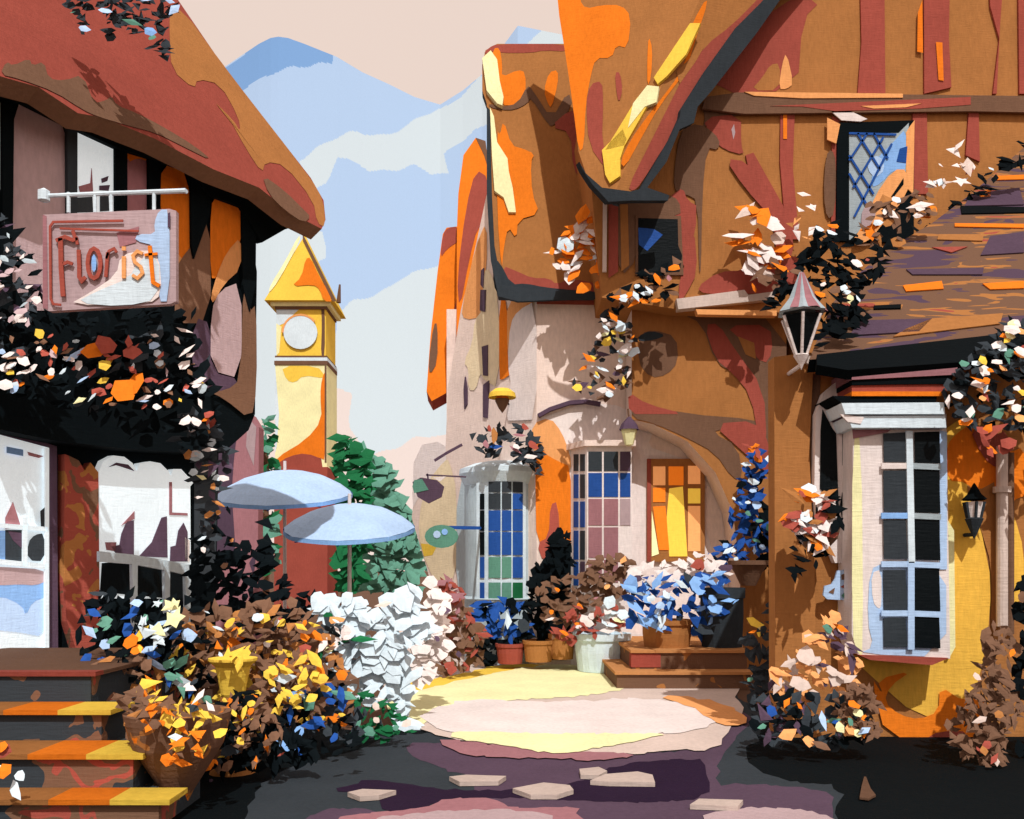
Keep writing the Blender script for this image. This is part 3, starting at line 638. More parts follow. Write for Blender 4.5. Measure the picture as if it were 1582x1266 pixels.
# parasols
TLT = .24
def parasol(label, cxp, y_top, y_rim, y_bot, rpx, Y, pole_x, pole_bottom):
    c = at(cxp, y_rim, Y); R = rpx * Y / F; zt = at(cxp, y_top, Y).z; drop = .07
    root = thing('parasol', label, 'parasol', (c.x, c.y, 0), 'parasols on the terrace')
    mb = MB(); N = 16; cols = M('ltblue', .52); vs = []
    prof = [(0, zt), (.3, zt - .04), (.6, zt - (zt - c.z) * .32), (.85, zt - (zt - c.z) * .68), (1, c.z)]
    for r_, z in prof:
        for i in range(N): t = 2 * math.pi * i / N; q = R * r_ * (1 if i % 2 == 0 else .975); vs.append(V((c.x + q * math.cos(t), c.y + q * math.sin(t), z + TLT * q * math.sin(t))))
    fs = [[j * N + i, j * N + (i + 1) % N, (j + 1) * N + (i + 1) % N, (j + 1) * N + i] for j in range(len(prof) - 1) for i in range(N)]
    mb.add(vs, fs, cols)
    can = mb.build('canopy', root)
    mb = MB(); vs = []
    for z, q in ((c.z, 1), (c.z - drop, 1.0)):
        for i in range(48):
            t = 2 * math.pi * i / 48; rr = R * q * (1 - .0125 * (1 - math.cos(t * 8)) ) ; vs.append(V((c.x + rr * math.cos(t), c.y + rr * math.sin(t), z + TLT * rr * math.sin(t))))
    mb.add(vs, [[i, (i + 1) % 48, (i + 1) % 48 + 48, i + 48] for i in range(48)], M('blue', .45)); mb.build('valance', can)
    mb = MB(); vs = [V((c.x + R * .975 * math.cos(2 * math.pi * i / 32), c.y + R * .975 * math.sin(2 * math.pi * i / 32), c.z - drop + .02 + TLT * R * .975 * math.sin(2 * math.pi * i / 32))) for i in range(32)]
    mb.add(vs + [V((c.x, c.y, c.z))], [[i, (i + 1) % 32, 32] for i in range(32)], M('navy', .45)); mb.build('lining', can)
    mb = MB()
    for i in range(8):
        t = 2 * math.pi * i / 8; mb.tube(V((c.x, c.y, c.z - .1)), V((c.x + R * .96 * math.cos(t), c.y + R * .96 * math.sin(t), c.z - .1 + TLT * R * .96 * math.sin(t))), .012, .01, M('navy', .6), 5)
    mb.build('ribs', root)
    mb = MB(); mb.tube((c.x, c.y, 0), (c.x, c.y, zt + .18), .04, .03, M('pinkb', .9)); mb.build('pole', root)
    mb = MB(); mb.lathe((c.x, c.y, 0), [(0, .12), (.12, .12), (.3, .05), (.3, 0), (0, 0)], M('char', 1), 16); mb.build('base', root)
parasol('wide pale blue parasol, the higher and left one', 440, 727, 764, 787, 104, 17.5, 428, 895)
parasol('pale blue parasol to the lower right, nearer the plaza', 540, 779, 815, 845, 101, 15.8, 547, 950)

# ================================================================ CENTRE: white shops
WK = .64; SK = .62
c0 = at(829, 880, 16); c1 = at(690, 880, 18)
PW = Plane(c0, V((c1.y - c0.y, c0.x - c1.x, 0)))
FW = FR(16)
ws = thing('corner_shop', 'pale plastered shop with bow windows and a patchy orange roof', 'shop', (c0.x + .8, c0.y + 1, 0))
mb = MB()
trace(mb, PW, [(829, 440), (752, 300), (735, 380), (712, 480), (692, 600), (688, 700), (672, 720), (640, 770), (636, 800), (660, 880), (690, 1000), (829, 1050)], M('beige', SK), .6)
patches(mb, PW, [
    ('pinkb', [(640, 690), (688, 680), (690, 720), (645, 770), (636, 790)]),
    ('peach', [(735, 380), (752, 340), (752, 420), (742, 470), (744, 490), (718, 495), (712, 480)]),
    ('straw', [(747, 420), (756, 415), (771, 462), (771, 600), (748, 588), (742, 575), (735, 604), (723, 602), (724, 570), (716, 560), (730, 530), (733, 495), (745, 480)]),
    ('straw', [(688, 710), (694, 712), (706, 760), (706, 905), (672, 900), (650, 850), (646, 800), (660, 745)]),
    ('yellow', [(650, 840), (676, 842), (668, 858), (655, 860)]),
    ('orange', [(771, 460), (784, 465), (784, 560), (791, 577), (775, 588), (771, 585)]),
    ('peach', [(783, 454), (829, 457), (829, 465), (800, 480), (788, 500), (784, 560)]),
    ('pinkb', [(788, 500), (800, 480), (829, 464), (829, 648), (800, 650), (780, 650), (790, 600), (784, 560)]),
    ('gray', [(706, 740), (735, 748), (745, 900), (730, 930), (704, 925)])], SK)  # grey patch paints the shaded side by the bow window
mb.build('side_wall', ws)
mb = MB()
trace(mb, FW, [(829, 440), (980, 440), (1210, 440), (1210, 1060), (829, 1060)], M('beige', WK), 3.0)
patches(mb, FW, [
    ('pinkb', [(829, 648), (860, 638), (905, 622), (968, 628), (972, 650), (1010, 655), (1060, 680), (1110, 740), (1140, 800), (1150, 1050), (980, 1060), (890, 1060), (880, 690), (850, 650)]),
    ('beige', [(1060, 680), (1100, 722), (1135, 790), (1140, 870), (1090, 850), (1090, 720), (1030, 700), (1000, 690), (1010, 665)]),
    ('peach', [(822, 655), (850, 645), (868, 668), (880, 700), (884, 725), (864, 745), (835, 720), (822, 690)]),
    ('orange', [(826, 668), (840, 700), (860, 712), (884, 722), (886, 870), (829, 870)]),
    ('brick', [(850, 780), (862, 775), (866, 850), (840, 870), (829, 840), (848, 830)]),
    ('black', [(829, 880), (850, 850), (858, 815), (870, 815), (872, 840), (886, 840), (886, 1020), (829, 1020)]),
    ('brick', [(829, 456), (930, 456), (935, 472), (829, 470)])], WK)
mb.build('front_wall', ws)
# curved hood above the second bay
mb = MB()
stroke(mb, FW, [(832, 642), (850, 632), (880, 622), (905, 620), (928, 624)], 6, M('plum', .8), .12, .12); mb.build('hood_moulding', ws)
# slit windows
for pts in ([(744, 536), (753, 533), (753, 581), (746, 580)], [(718, 582), (721, 600), (721, 625), (717, 632), (716, 600)], [(746, 595), (755, 588), (752, 646), (746, 645)], [(743, 418), (747, 414), (746, 445), (742, 440)], [(742, 448), (750, 448), (749, 482), (741, 480)]):
    mb = MB(); trace(mb, PW, pts, G('plum', .8), .03, .03); mb.build('slit_window', ws)
# roof in patches of several colours
RA, RB, RC = at(760, 455, 15.8), at(940, 455, 15.8), at(840, 70, 17.6)
RT = P3(RA, RB, RC)
mb = MB()
trace(mb, RT, [(745, 100), (750, 78), (768, 68), (880, 68), (900, 70), (935, 260), (950, 456), (770, 456), (762, 420), (755, 340), (752, 160), (745, 140)], M('ochre', 1.0), .16, side=M('char', .6))
patches(mb, RT, [
    ('brick', [(746, 85), (755, 74), (768, 68), (880, 68), (878, 80), (840, 78), (820, 82), (772, 82), (765, 78)]),
    ('orange', [(762, 75), (772, 74), (776, 100), (775, 120), (800, 108), (812, 112), (812, 150), (795, 163), (775, 163), (770, 140), (758, 105)]),
    ('orange', [(848, 112), (862, 108), (862, 130), (852, 168), (846, 160), (840, 140)]),
    ('brown', [(755, 160), (775, 166), (800, 160), (815, 132), (822, 138), (852, 185), (878, 140), (885, 165), (856, 194), (848, 195), (820, 150), (815, 160), (795, 170), (775, 170), (757, 166)]),
    ('brick', [(850, 196), (880, 170), (895, 175), (900, 240), (902, 280), (885, 262), (882, 205)]),
    ('orange', [(772, 210), (778, 185), (790, 225), (808, 230), (826, 238), (820, 250), (822, 300), (834, 330), (800, 340), (798, 370), (785, 350), (778, 385), (775, 420), (768, 330), (768, 200)]),
    ('brick', [(775, 410), (800, 420), (822, 430), (848, 430), (860, 440), (880, 430), (930, 440), (940, 456), (775, 456)]),
    ('char', [(762, 400), (772, 405), (790, 440), (812, 438), (840, 444), (880, 448), (935, 452), (935, 457), (770, 457), (762, 440)])], 1.0)
mb.build('roof', ws)
mb = MB(); trace(mb, RT, [(745, 90), (758, 78), (768, 92), (772, 125), (778, 150), (776, 163), (768, 160), (752, 140)], M('cream', 1.0), .1, .1)  # raised cream shape paints the highlight on the roof's left end
mb.build('ridge_end_highlight', ws)
mb = MB(); trace(mb, RT, [(757, 166), (763, 180), (768, 220), (784, 245), (786, 265), (792, 290), (797, 328), (786, 328), (778, 305), (764, 295), (760, 240)], M('cream', 1.0), .06, .07)  # cream strip stands in for sunlight along the verge
mb.build('verge_highlight', ws)
mb = MB(); trace(mb, FR(15.75), [(752, 165), (757, 170), (760, 300), (764, 380), (775, 440), (820, 446), (935, 452), (930, 460), (800, 466), (770, 458), (758, 400), (752, 300)], M('char', .8), .08, .05); mb.build('gutter', ws)
# bow window
Yb = 16.5; bc = at(775, 880, Yb); bx, by = bc.x, bc.y + .15; Rb = 58 * Yb / F
def bz(py): return CZ + (HY - py) * (Yb - .35) / F
bw = thing('bow_window', 'grey white rounded bow window with small blue and green panes', 'bow window', (bx, by, 0))
mb = MB(); mb.lathe((bx, by, 0), [(Rb, 0), (Rb, bz(928)), (Rb + .05, bz(926)), (Rb, bz(922)), (Rb, bz(745))], M('gray', WK), 28, a0=math.pi * .9, a1=math.pi * 2.1); mb.build('drum', bw)  # grey taken from the window's shaded side, painted all round
mb = MB(); mb.lathe((bx, by, 0), [(Rb - .03, bz(752)), (Rb + .02, bz(745)), (Rb + .1, bz(730)), (Rb + .09, bz(722)), (Rb * .8, bz(714)), (Rb * .4, bz(709)), (0, bz(708))], M('white', .98), 28, a0=math.pi, a1=math.pi * 2); mb.build('cap', bw)
def cyl(px_):  # pixel column to angle on the drum
    v = max(-1, min(1, (px_ - 775) / 60.)); return math.pi * 1.5 + math.asin(v)
def cq(mb, x0, x1, y0, y1, m, r):
    a0_, a1_ = cyl(x0), cyl(x1); n = 3
    vs = []
    for i in range(n + 1):
        t = a0_ + (a1_ - a0_) * i / n
        for y in (y0, y1): vs.append(V((bx + r * math.cos(t), by + r * math.sin(t), bz(y))))
    mb.add(vs, [[2 * i, 2 * i + 1, 2 * i + 3, 2 * i + 2] for i in range(n)], m)
mb = MB(); cq(mb, 737, 812, 745, 930, M('white', .95), Rb + .02)
fr = mb.build('frame', bw)
mb = MB()
colx = [(743, 750), (756, 774), (776, 790), (792, 807)]
rowy = [(746, 762), (764, 788), (790, 821), (823, 858), (861, 893), (900, 926)]
cc = [['white', 'char', 'char', 'char'], ['black', 'char', 'char', 'navy'], ['black', 'navy', 'navy', 'navy'], ['black', 'navy', 'navy', 'navy'], ['navy', 'sage', 'sage', 'navy'], ['navy', 'sage', 'sage', 'green']]
for (y0, y1), rw in zip(rowy, cc):
    for (x0, x1), c in zip(colx, rw):
        if c != 'white': cq(mb, x0, x1, y0, y1, G(c, .8), Rb + .03)
mb.build('pane', fr)
# box bay
bb = thing('bay_window', 'tall blue and mauve paned bay window with pale frame', 'bay window', at(930, 1000, 15.8))
FB = FR(15.5)
mb = MB()
x0, x1 = at(907, 880, 15.5).x, at(976, 880, 15.5).x; xs_ = at(882, 880, 15.98).x
zt, zb = CZ + (HY - 690) * 15.5 / F, 0
mb.prism([V((xs_, 15.98, zb)), V((x0, 15.5, zb)), V((x1, 15.5, zb)), V((x1, 15.99, zb))], V((0, 0, zt)), M('pinkb', WK)); mb.build('frame', bb)
mb = MB(); mb.prism([V((xs_ - .08, 15.98, zt)), V((x0 - .05, 15.42, zt)), V((x1 + .06, 15.42, zt)), V((x1 + .06, 15.99, zt))], V((0, 0, .1)), M('beige', WK)); mb.build('hood', bb)
mb = MB()
for (ya, yb), cs in zip([(698, 728), (731, 768), (771, 812), (815, 862), (865, 900)], [('char', 'char', 'plum'), ('navy', 'navy', 'navy'), ('mauve', 'mauve', 'dmauve'), ('mauve', 'mauve', 'pinkb'), ('mauve', 'mauve', 'pinkb')]):
    for (xa, xb), c in zip([(909, 930), (933, 955), (958, 974)], cs):
        if c != 'pinkb': trace(mb, FB, R4(xa, ya, xb, yb), G(c, .85), .01, .012)
SIDE = P3((xs_, 15.98, 0), (x0, 15.5, 0), (x0, 15.5, 1))
for (ya, yb), cs in zip([(702, 728), (733, 770), (775, 815), (820, 865), (868, 905)], [('char', 'char'), ('navy', 'char'), ('navy', 'navy'), ('navy', 'char'), ('navy', 'plum')]):
    for (xa, xb), c in zip([(886, 893), (896, 903)], cs): trace(mb, SIDE, R4(xa, ya, xb, yb), G(c, .85), .01, .012)
mb.build('pane', bb)
# casement with lit orange panes
cw = thing('casement_window', 'brown framed casement with glowing orange and yellow panes', 'window', at(1044, 860, 15.9))
mb = MB(); trace(mb, FW, R4(1000, 709, 1089, 868), M('ochre', .9), .1, .08); trace(mb, FW, R4(1000, 709, 1006, 868), M('brick', .9), .02, .09); cf = mb.build('frame', cw)
mb = MB()
for q, c in ((R4(1009, 721, 1028, 750), 'peach'), (R4(1033, 721, 1056, 750), 'orange'), (R4(1063, 720, 1082, 748), 'peach'), (R4(1009, 754, 1028, 776), 'orange'), (R4(1063, 755, 1082, 778), 'yellow'),
             ([(1009, 783), (1028, 782), (1034, 850), (1018, 850)], 'orange'), ([(1034, 755), (1055, 752), (1062, 860), (1034, 860), (1030, 800)], 'yellow'), (R4(1063, 782, 1082, 852), 'peach'), ([(1007, 790), (1018, 856), (1007, 860)], 'cream')):
    trace(mb, FW, q, G(c, .75, .4), .01, .092)  # emission added to these panes as well
mb.build('pane', cf)
# orange roofs of the row behind
def farroof(label, pts, lst, Y, lean, g):
    a = at(pts[0][0], 600, Y); b = at(pts[0][0] + 60, 600, Y); c = at(pts[0][0] + 20, 250, Y + lean)
    pl = P3(a, b, c); t = thing('row_house', label, 'house', at(pts[0][0] + 30, 880, Y + 1), g)
    mb = MB(); trace(mb, pl, pts, M('orange', 1.0), .4, side=M('brick', .8)); patches(mb, pl, lst, 1.0, .01); mb.build('roof', t)
    mb = MB(); x0_, x1_ = at(690, 880, Y + .9).x, at(755, 880, Y + .9).x
    mb.box(x0_, x1_, Y + .9, Y + 2.6, 0, at(0, 480, Y + 1).z, M('beige', WK)); mb.build('wall', t)
farroof('nearer house of the row, its narrow roof orange and rust', [(735, 213), (748, 218), (757, 250), (757, 350), (735, 400), (722, 500), (705, 560), (706, 350), (708, 300), (716, 240)],
        [('brick', [(735, 262), (755, 275), (757, 340), (738, 350), (725, 400), (710, 480), (706, 430), (720, 320)]), ('brown', [(735, 213), (750, 218), (757, 270), (748, 240)]), ('peach', [(740, 375), (757, 370), (757, 420), (735, 460), (718, 500), (722, 440)])], 19.3, 2.5, None)
farroof('farther house of the row, its roof hanging lowest', [(684, 362), (690, 352), (708, 350), (716, 400), (724, 480), (700, 560), (694, 605), (667, 620), (659, 605), (665, 520), (676, 420)],
        [('brick', [(684, 362), (692, 352), (708, 350), (710, 372), (690, 385), (680, 400)]), ('brick', [(716, 380), (735, 380), (720, 470), (705, 540), (697, 590), (694, 540), (692, 490), (704, 478)]), ('brown', [(670, 500), (676, 500), (676, 560), (664, 580), (662, 560)])], 20.4, 2.5, None)

# little things on the shop walls
r = plant('window_box_flowers', 'dark flowers trailing over the cap of the bow window', 'flowers',
      [(730, 672), (760, 660), (820, 650), (836, 690), (836, 735), (815, 720), (790, 700), (745, 702)], 15.6, {'char': 1}, {'brick': 4, 'navy': 1.2, 'mauve': 1, 'ochre': .8, 'pinkb': .3}, .3, 20, 15, 3.5, od=.35, k=.8)
hb = thing('wall_lamp', 'yellow shaded lamp over the pale corner wall', 'wall lamp', at(776, 640, 15.4))
mb = MB(); q = at(776, 606, 15.4); mb.lathe((q.x, q.y, q.z - .1), [(.235, 0), (.22, .08), (.13, .15), (0, .17)], M('yellow', .95), 16); mb.build('shade', hb)
mb = MB(); mb.lathe((q.x, q.y, q.z - .36), [(0, 0), (.06, .08), (.12, .2), (.12, .24), (0, .25)], M('brown', .9), 12); mb.lathe((q.x, q.y, q.z - .13), [(.12, 0), (.1, .05), (0, .06)], M('orange', .9), 12); mb.build('bowl', hb)
mb = MB(); mb.tube((q.x, q.y, q.z), (q.x + .12, 16.7, q.z), .015, .015, M('black')); mb.build('bracket', hb)
wl = thing('wall_lantern', 'small lantern with cream glass left of the arched recess', 'lantern', at(972, 690, 13.7))
q = at(972, 660, 15.1)
mb = MB(); mb.lathe((q.x, q.y, q.z), [(.17, -.05), (.13, .05), (.03, .16), (0, .18)], M('plum', .8), 8); mb.build('hood', wl)
mb = MB(); mb.lathe((q.x, q.y, q.z - .32), [(0, 0), (.07, .02), (.13, .25), (.13, .28)], M('cream', .9), 8); mb.build('glass', wl)
mb = MB(); mb.tube((q.x, q.y, q.z + .1), (q.x, 16, q.z + .14), .02, .02, M('plum')); mb.tube((q.x, q.y, q.z + .1), (q.x - .02, q.y, q.z + .3), .015, .015, M('brown')); mb.build('bracket', wl)
s1 = thing('hanging_sign', 'round plum and green shop sign on a thin black bracket', 'sign', at(675, 778, 14.6))
mb = MB(); trace(mb, FR(14.6), [(637, 745), (650, 738), (675, 742), (686, 752), (682, 768), (662, 778), (645, 768)], M('plum', .85), .06)
trace(mb, FR(14.6), [(637, 752), (640, 742), (652, 740), (662, 757), (640, 762)], M('sage', .85), .01, .01); mb.build('board', s1)
mb = MB(); stroke(mb, FR(14.62), [(658, 734), (720, 737)], 2.2, M('plum', .8), .03); stroke(mb, FR(14.62), [(660, 732), (662, 745)], 2.5, M('plum', .8), .03); stroke(mb, FR(14.62), [(671, 712), (690, 700), (714, 687)], 4, M('plum', .8), .03)
trace(mb, FR(14.62), [(668, 738), (690, 736), (680, 744)], M('pinkb', .9), .02); mb.build('bracket', s1)
s2 = thing('hanging_sign', 'oval sage green shop sign on a blue bracket', 'sign', at(682, 848, 14.5))
mb = MB(); trace(mb, FR(14.5), [(682 + 26 * math.cos(t * math.pi / 8), 829 + 18 * math.sin(t * math.pi / 8)) for t in range(16)], M('sage', .85), .06)
for cx_, cy_, r_, c in ((675, 826, 6, 'ltblue'), (687, 822, 5, 'blue')): trace(mb, FR(14.5), [(cx_ + r_ * math.cos(t * math.pi / 4), cy_ + r_ * math.sin(t * math.pi / 4)) for t in range(8)], M(c, .85), .01, .012)
mb.build('board', s2)
mb = MB(); stroke(mb, FR(14.52), [(684, 815), (742, 816)], 5, M('navy', .85), .04); mb.tube(at(742, 816, 14.52), at(742, 816, 17.9), .02, .02, M('navy')); mb.build('bracket', s2)

# ================================================================ RIGHT: arched passage wall and timbered house
rh = thing('timbered_house', 'tall orange brown timbered house filling the right side', 'house', (4.5, 12.5, 0))
BK = .9
BW = FR(15.2)
mb = MB()
trace(mb, BW, [(976, 440), (1215, 440), (1215, 1075), (1150, 1075), (1142, 870), (1132, 790), (1105, 730), (1062, 682), (1010, 656), (976, 648)], M('ochre', BK), .77, side=M('beige', .75))
patches(mb, BW, [
    ('brown', [(990, 515), (1010, 510), (1045, 520), (1048, 560), (1030, 580), (1005, 584), (985, 560)]),
    ('char', [(985, 520), (1005, 511), (1030, 518), (1010, 526), (988, 528)]),
    ('brown', [(976, 620), (1060, 640), (1168, 648), (1172, 660), (1120, 662), (1100, 668), (1140, 690), (1148, 740), (1132, 740), (1105, 700), (1060, 676), (1010, 654), (976, 646)]),
    ('brick', [(970, 605), (1000, 625), (1060, 640), (1010, 640), (972, 640)]),
    ('brown', [(1050, 484), (1215, 480), (1215, 690), (1175, 690), (1165, 620), (1140, 580), (1105, 560), (1085, 500)]),
    ('brick', [(1088, 502), (1110, 500), (1135, 540), (1180, 600), (1185, 690), (1174, 690), (1160, 610), (1130, 575), (1105, 555)]),
    ('brick', [(1120, 503), (1190, 502), (1194, 545), (1180, 565), (1150, 530)]),
    ('ochre', [(1140, 520), (1165, 530), (1168, 555), (1152, 548)]),
    ('brick', [(1100, 655), (1170, 650), (1190, 690), (1195, 740), (1150, 700)])], BK)
mb.build('passage_wall', rh)
UW = FR(14.8)
mb = MB()
trace(mb, UW, [(900, 150), (980, -160), (1900, -160), (1900, 620), (1238, 620), (1238, 484), (1045, 478), (930, 460)], M('ochre', BK), 3.5)
patches(mb, UW, [
    ('brick', [(1100, 145), (1130, 90), (1205, 0), (1270, 0), (1240, 30), (1232, 140)]),
    ('ochre', [(1160, 140), (1178, 120), (1190, 100), (1205, 98), (1205, 140)]),
    ('peach', [(1203, 138), (1208, 100), (1215, 80), (1226, 130), (1215, 138)]),
    ('brown', [(1085, 160), (1100, 145), (1240, 168), (1145, 175), (1080, 200), (1090, 190)]),
    ('brick', [(1085, 182), (1145, 176), (1145, 225), (1150, 240), (1120, 232), (1100, 215)]),
    ('dmauve', [(1130, 200), (1134, 192), (1136, 205), (1133, 216)]),
    ('brown', [(1050, 205), (1068, 192), (1090, 195), (1112, 215), (1110, 232), (1092, 228), (1085, 300), (1083, 420), (1080, 420), (1078, 310), (1060, 300), (1045, 300), (1040, 275)]),
    ('brick', [(1040, 300), (1055, 290), (1062, 310), (1080, 320), (1062, 420), (1050, 400), (1046, 340), (1030, 310)]),
    ('brick', [(1062, 400), (1072, 350), (1078, 420), (1060, 455), (1048, 470), (1050, 430)]),
    ('brown', [(955, 305), (1030, 300), (1050, 310), (1052, 336), (985, 336), (985, 400), (958, 430), (952, 350)]),
    ('brick', [(940, 315), (955, 315), (955, 420), (940, 430)]),
    ('ochre', [(958, 316), (970, 316), (972, 410), (960, 420)]),
    ('brick', [(1120, 245), (1155, 250), (1180, 290), (1220, 330), (1228, 400), (1200, 400), (1195, 340), (1150, 290)]),
    ('brick', [(1075, 445), (1110, 420), (1150, 418), (1200, 390), (1240, 400), (1230, 450), (1150, 455), (1090, 455)]),
    ('brown', [(1276, 240), (1285, 230), (1292, 250), (1290, 330), (1278, 340), (1272, 300)]),
    ('orange', R4(1210, 174, 1216, 215)),
    ('orange', [(1418, 20), (1425, 0), (1426, 82), (1417, 80)]), ('orange', [(1446, 65), (1456, 66), (1458, 125), (1450, 124)])], BK)
mb.build('upper_wall', rh)
def beam(pts, c, nm='timber_beam', k=BK, lift=.04, th=.05):
    mb = MB(); trace(mb, UW, pts, M(c, k), th, lift); return mb.build(nm, rh)
for pts in ([(1326, -160), (1365, -160), (1368, 145), (1325, 145), (1331, 65)], [(1427, -160), (1470, -160), (1466, 60), (1470, 135), (1428, 145)], [(1522, -160), (1560, -160), (1545, 40), (1540, 145), (1534, 145), (1544, 60), (1530, 10)],
            [(1572, -160), (1600, -160), (1610, 145), (1575, 145), (1574, 60)], [(1206, 172), (1228, 172), (1225, 260), (1235, 370), (1215, 370), (1205, 250)], [(1410, 172), (1432, 172), (1434, 300), (1412, 300)],
            [(1497, 172), (1512, 172), (1514, 250), (1492, 240)], [(1286, 180), (1298, 184), (1296, 370), (1284, 372)]):
    beam(pts, 'brick', 'timber_post')
for pts in ([(1152, 240), (1164, 236), (1225, 345), (1220, 375), (1190, 345), (1165, 300)],): beam(pts, 'brick', 'brace', lift=.035)
beam([(1090, 150), (1140, 143), (1540, 148), (1700, 150), (1700, 176), (1500, 172), (1150, 176), (1085, 168)], 'brown', 'cross_beam', lift=.1)
beam([(1150, 142), (1395, 145), (1395, 151), (1240, 152), (1165, 148)], 'peach', 'beam_highlight', lift=.115)  # peach strip paints the highlight on top of the beam
beam([(1190, 164), (1390, 155), (1500, 150), (1500, 162), (1420, 168), (1290, 172), (1240, 165)], 'brick', 'beam_face', lift=.106)
beam([(1330, 164), (1424, 160), (1400, 166), (1350, 168)], 'peach', 'beam_highlight', lift=.113)  # second painted highlight on the beam
beam([(1045, 462), (1150, 448), (1156, 456), (1200, 450), (1195, 462), (1048, 478)], 'beige', 'sill_ledge', lift=.15, th=.2)
beam([(1075, 478), (1200, 480), (1200, 488), (1078, 486)], 'peach', 'sill_ledge', lift=.13, th=.15)
beam([(932, 314), (938, 314), (937, 420), (931, 420)], 'beige', 'drainpipe', lift=.1)
# small dark window
mb = MB(); trace(mb, UW, [(982, 332), (1052, 334), (1056, 425), (982, 425)], M('brown', BK), .06, .05); sm = mb.build('window', rh)
mb = MB(); trace(mb, UW, [(986, 337), (1047, 339), (1048, 380), (1054, 395), (1050, 420), (986, 422)], G('black', .8), .01, .055); trace(mb, UW, [(986, 352), (1010, 354), (1024, 363), (1000, 388), (987, 378)], G('navy', .8), .01, .06); mb.build('pane', sm)
# leaded window
mb = MB(); trace(mb, UW, [(1294, 190), (1412, 186), (1412, 375), (1292, 372)], M('black', .8), .1, .08)
trace(mb, UW, [(1400, 205), (1406, 195), (1413, 186), (1411, 300), (1400, 290)], M('peach', .9), .02, .1)
trace(mb, UW, [(1278, 182), (1298, 192), (1292, 222), (1278, 216)], M('peach', .9), .02, .1)
trace(mb, UW, [(1284, 172), (1310, 170), (1340, 184), (1330, 188), (1300, 186)], M('pinkb', .9), .02, .1); lw = mb.build('leaded_window', rh)
mb = MB(); trace(mb, UW, [(1312, 206), (1388, 206), (1404, 190), (1402, 262), (1380, 290), (1330, 355), (1312, 372)], G('gray', .9), .01, .09)
patches(mb, UW, [('blue', [(1378, 222), (1402, 196), (1402, 265), (1380, 262), (1360, 285), (1345, 290), (1350, 250)]), ('ltblue', [(1342, 245), (1360, 240), (1368, 262), (1352, 276), (1340, 262)]),
                 ('navy', [(1390, 230), (1402, 226), (1400, 252), (1385, 250)]), ('peach', [(1380, 262), (1402, 262), (1404, 300), (1360, 350), (1345, 372), (1312, 380), (1345, 330), (1350, 305)]), ('dmauve', [(1332, 322), (1345, 318), (1356, 328), (1340, 355), (1330, 350)]), ('black', [(1376, 305), (1396, 275), (1396, 285), (1382, 303)])], .9, .095)
mb.build('pane', lw)
mb = MB()
for s_ in ([(1312, 240), (1350, 300)], [(1325, 206), (1360, 262)], [(1350, 206), (1372, 245)], [(1340, 206), (1312, 248)], [(1365, 212), (1318, 290)], [(1378, 222), (1320, 335)], [(1312, 268), (1340, 318)], [(1312, 206), (1385, 208)]):
    stroke(mb, UW, s_, 3.2, M('navy', .8), .012, .118)
mb.build('lead_lattice', lw)
# great roof: two facets meeting in a ridge that comes forward
T = at(948, 302, 13.9); Lf = at(838, -110, 15.6); Rt = at(1265, -70, 14.7); Gt = at(1120, -90, 14.2)
FL, FRt = P3(T, Lf, Gt), P3(T, Gt, Rt)
mb = MB()
trace(mb, FL, [(838, -110), (862, 0), (876, 100), (886, 170), (894, 235), (905, 268), (925, 290), (940, 300), (948, 302), (1120, -90)], M('ochre', .95), .3, side=M('char', .6))
patches(mb, FL, [
    ('orange', [(855, -110), (860, 0), (876, 100), (886, 170), (894, 235), (902, 228), (905, 160), (912, 120), (920, 90), (945, 90), (952, 70), (970, 75), (975, 25), (960, 8), (930, 8), (905, 14), (895, 0), (890, -110)]),
    ('brick', [(912, 130), (930, 125), (932, 155), (930, 225), (945, 265), (935, 260), (910, 225), (905, 160)]),
    ('brick', [(950, 112), (958, 112), (962, 140), (956, 160), (952, 140)]),
    ('orange', [(1002, 55), (1008, 75), (1006, 120), (1000, 135), (1000, 90)])], .95)
mb.build('roof', rh, label='left facing roof slope of ochre and orange')
mb = MB()
trace(mb, FRt, [(948, 302), (975, 300), (985, 290), (1040, 200), (1090, 130), (1215, -20), (1265, -70), (1120, -90)], M('ochre', .95), .3, side=M('char', .6))
patches(mb, FRt, [
    ('orange', [(958, 250), (975, 215), (1000, 180), (1020, 155), (1050, 115), (1062, 85), (1050, 80), (1085, 5), (1095, 0), (1075, 60), (1060, 110), (1018, 165), (990, 215), (965, 260)]),
    ('brick', [(970, 290), (1000, 230), (1030, 170), (1055, 120), (1090, 70), (1130, 40), (1170, 0), (1205, -40), (1225, -30), (1185, 20), (1130, 90), (1080, 150), (1030, 220), (990, 285), (978, 296)]),
    ('ochre', [(1045, 110), (1088, 72), (1075, 95), (1050, 130)])], .95)
mb.build('roof', rh, label='right facing roof slope streaked brick red')
mb = MB()
for c, pts in (('yellow', [(930, 232), (962, 200), (968, 215), (958, 245), (958, 272), (942, 283), (935, 270)]), ('yellow', [(935, 232), (985, 150), (1002, 160), (965, 225)]), ('cream', [(978, 160), (1000, 132), (1018, 134), (1014, 158), (996, 165), (970, 198)]), ('yellow', [(1010, 120), (1066, 36), (1082, 36), (1060, 84), (1030, 118), (1016, 130)])):
    trace(mb, FL, pts, M(c, 1.0), .05, .05 if c == 'yellow' else .06)
mb.build('ridge_sunlight', rh)  # raised yellow and cream bands paint sunlight along the ridge
mb = MB()
trace(mb, FRt, [(895, 250), (905, 268), (930, 290), (975, 296), (990, 292), (1035, 215), (1050, 182), (1052, 170), (1090, 110), (1140, 40), (1180, 0), (1230, -60), (1275, -60), (1205, 0), (1170, 50), (1100, 140), (1078, 165), (1072, 190), (1050, 200), (1030, 250), (1000, 290), (1034, 302), (1032, 310), (975, 310), (940, 312), (915, 285), (900, 262)], M('char', .95), .14, .1)
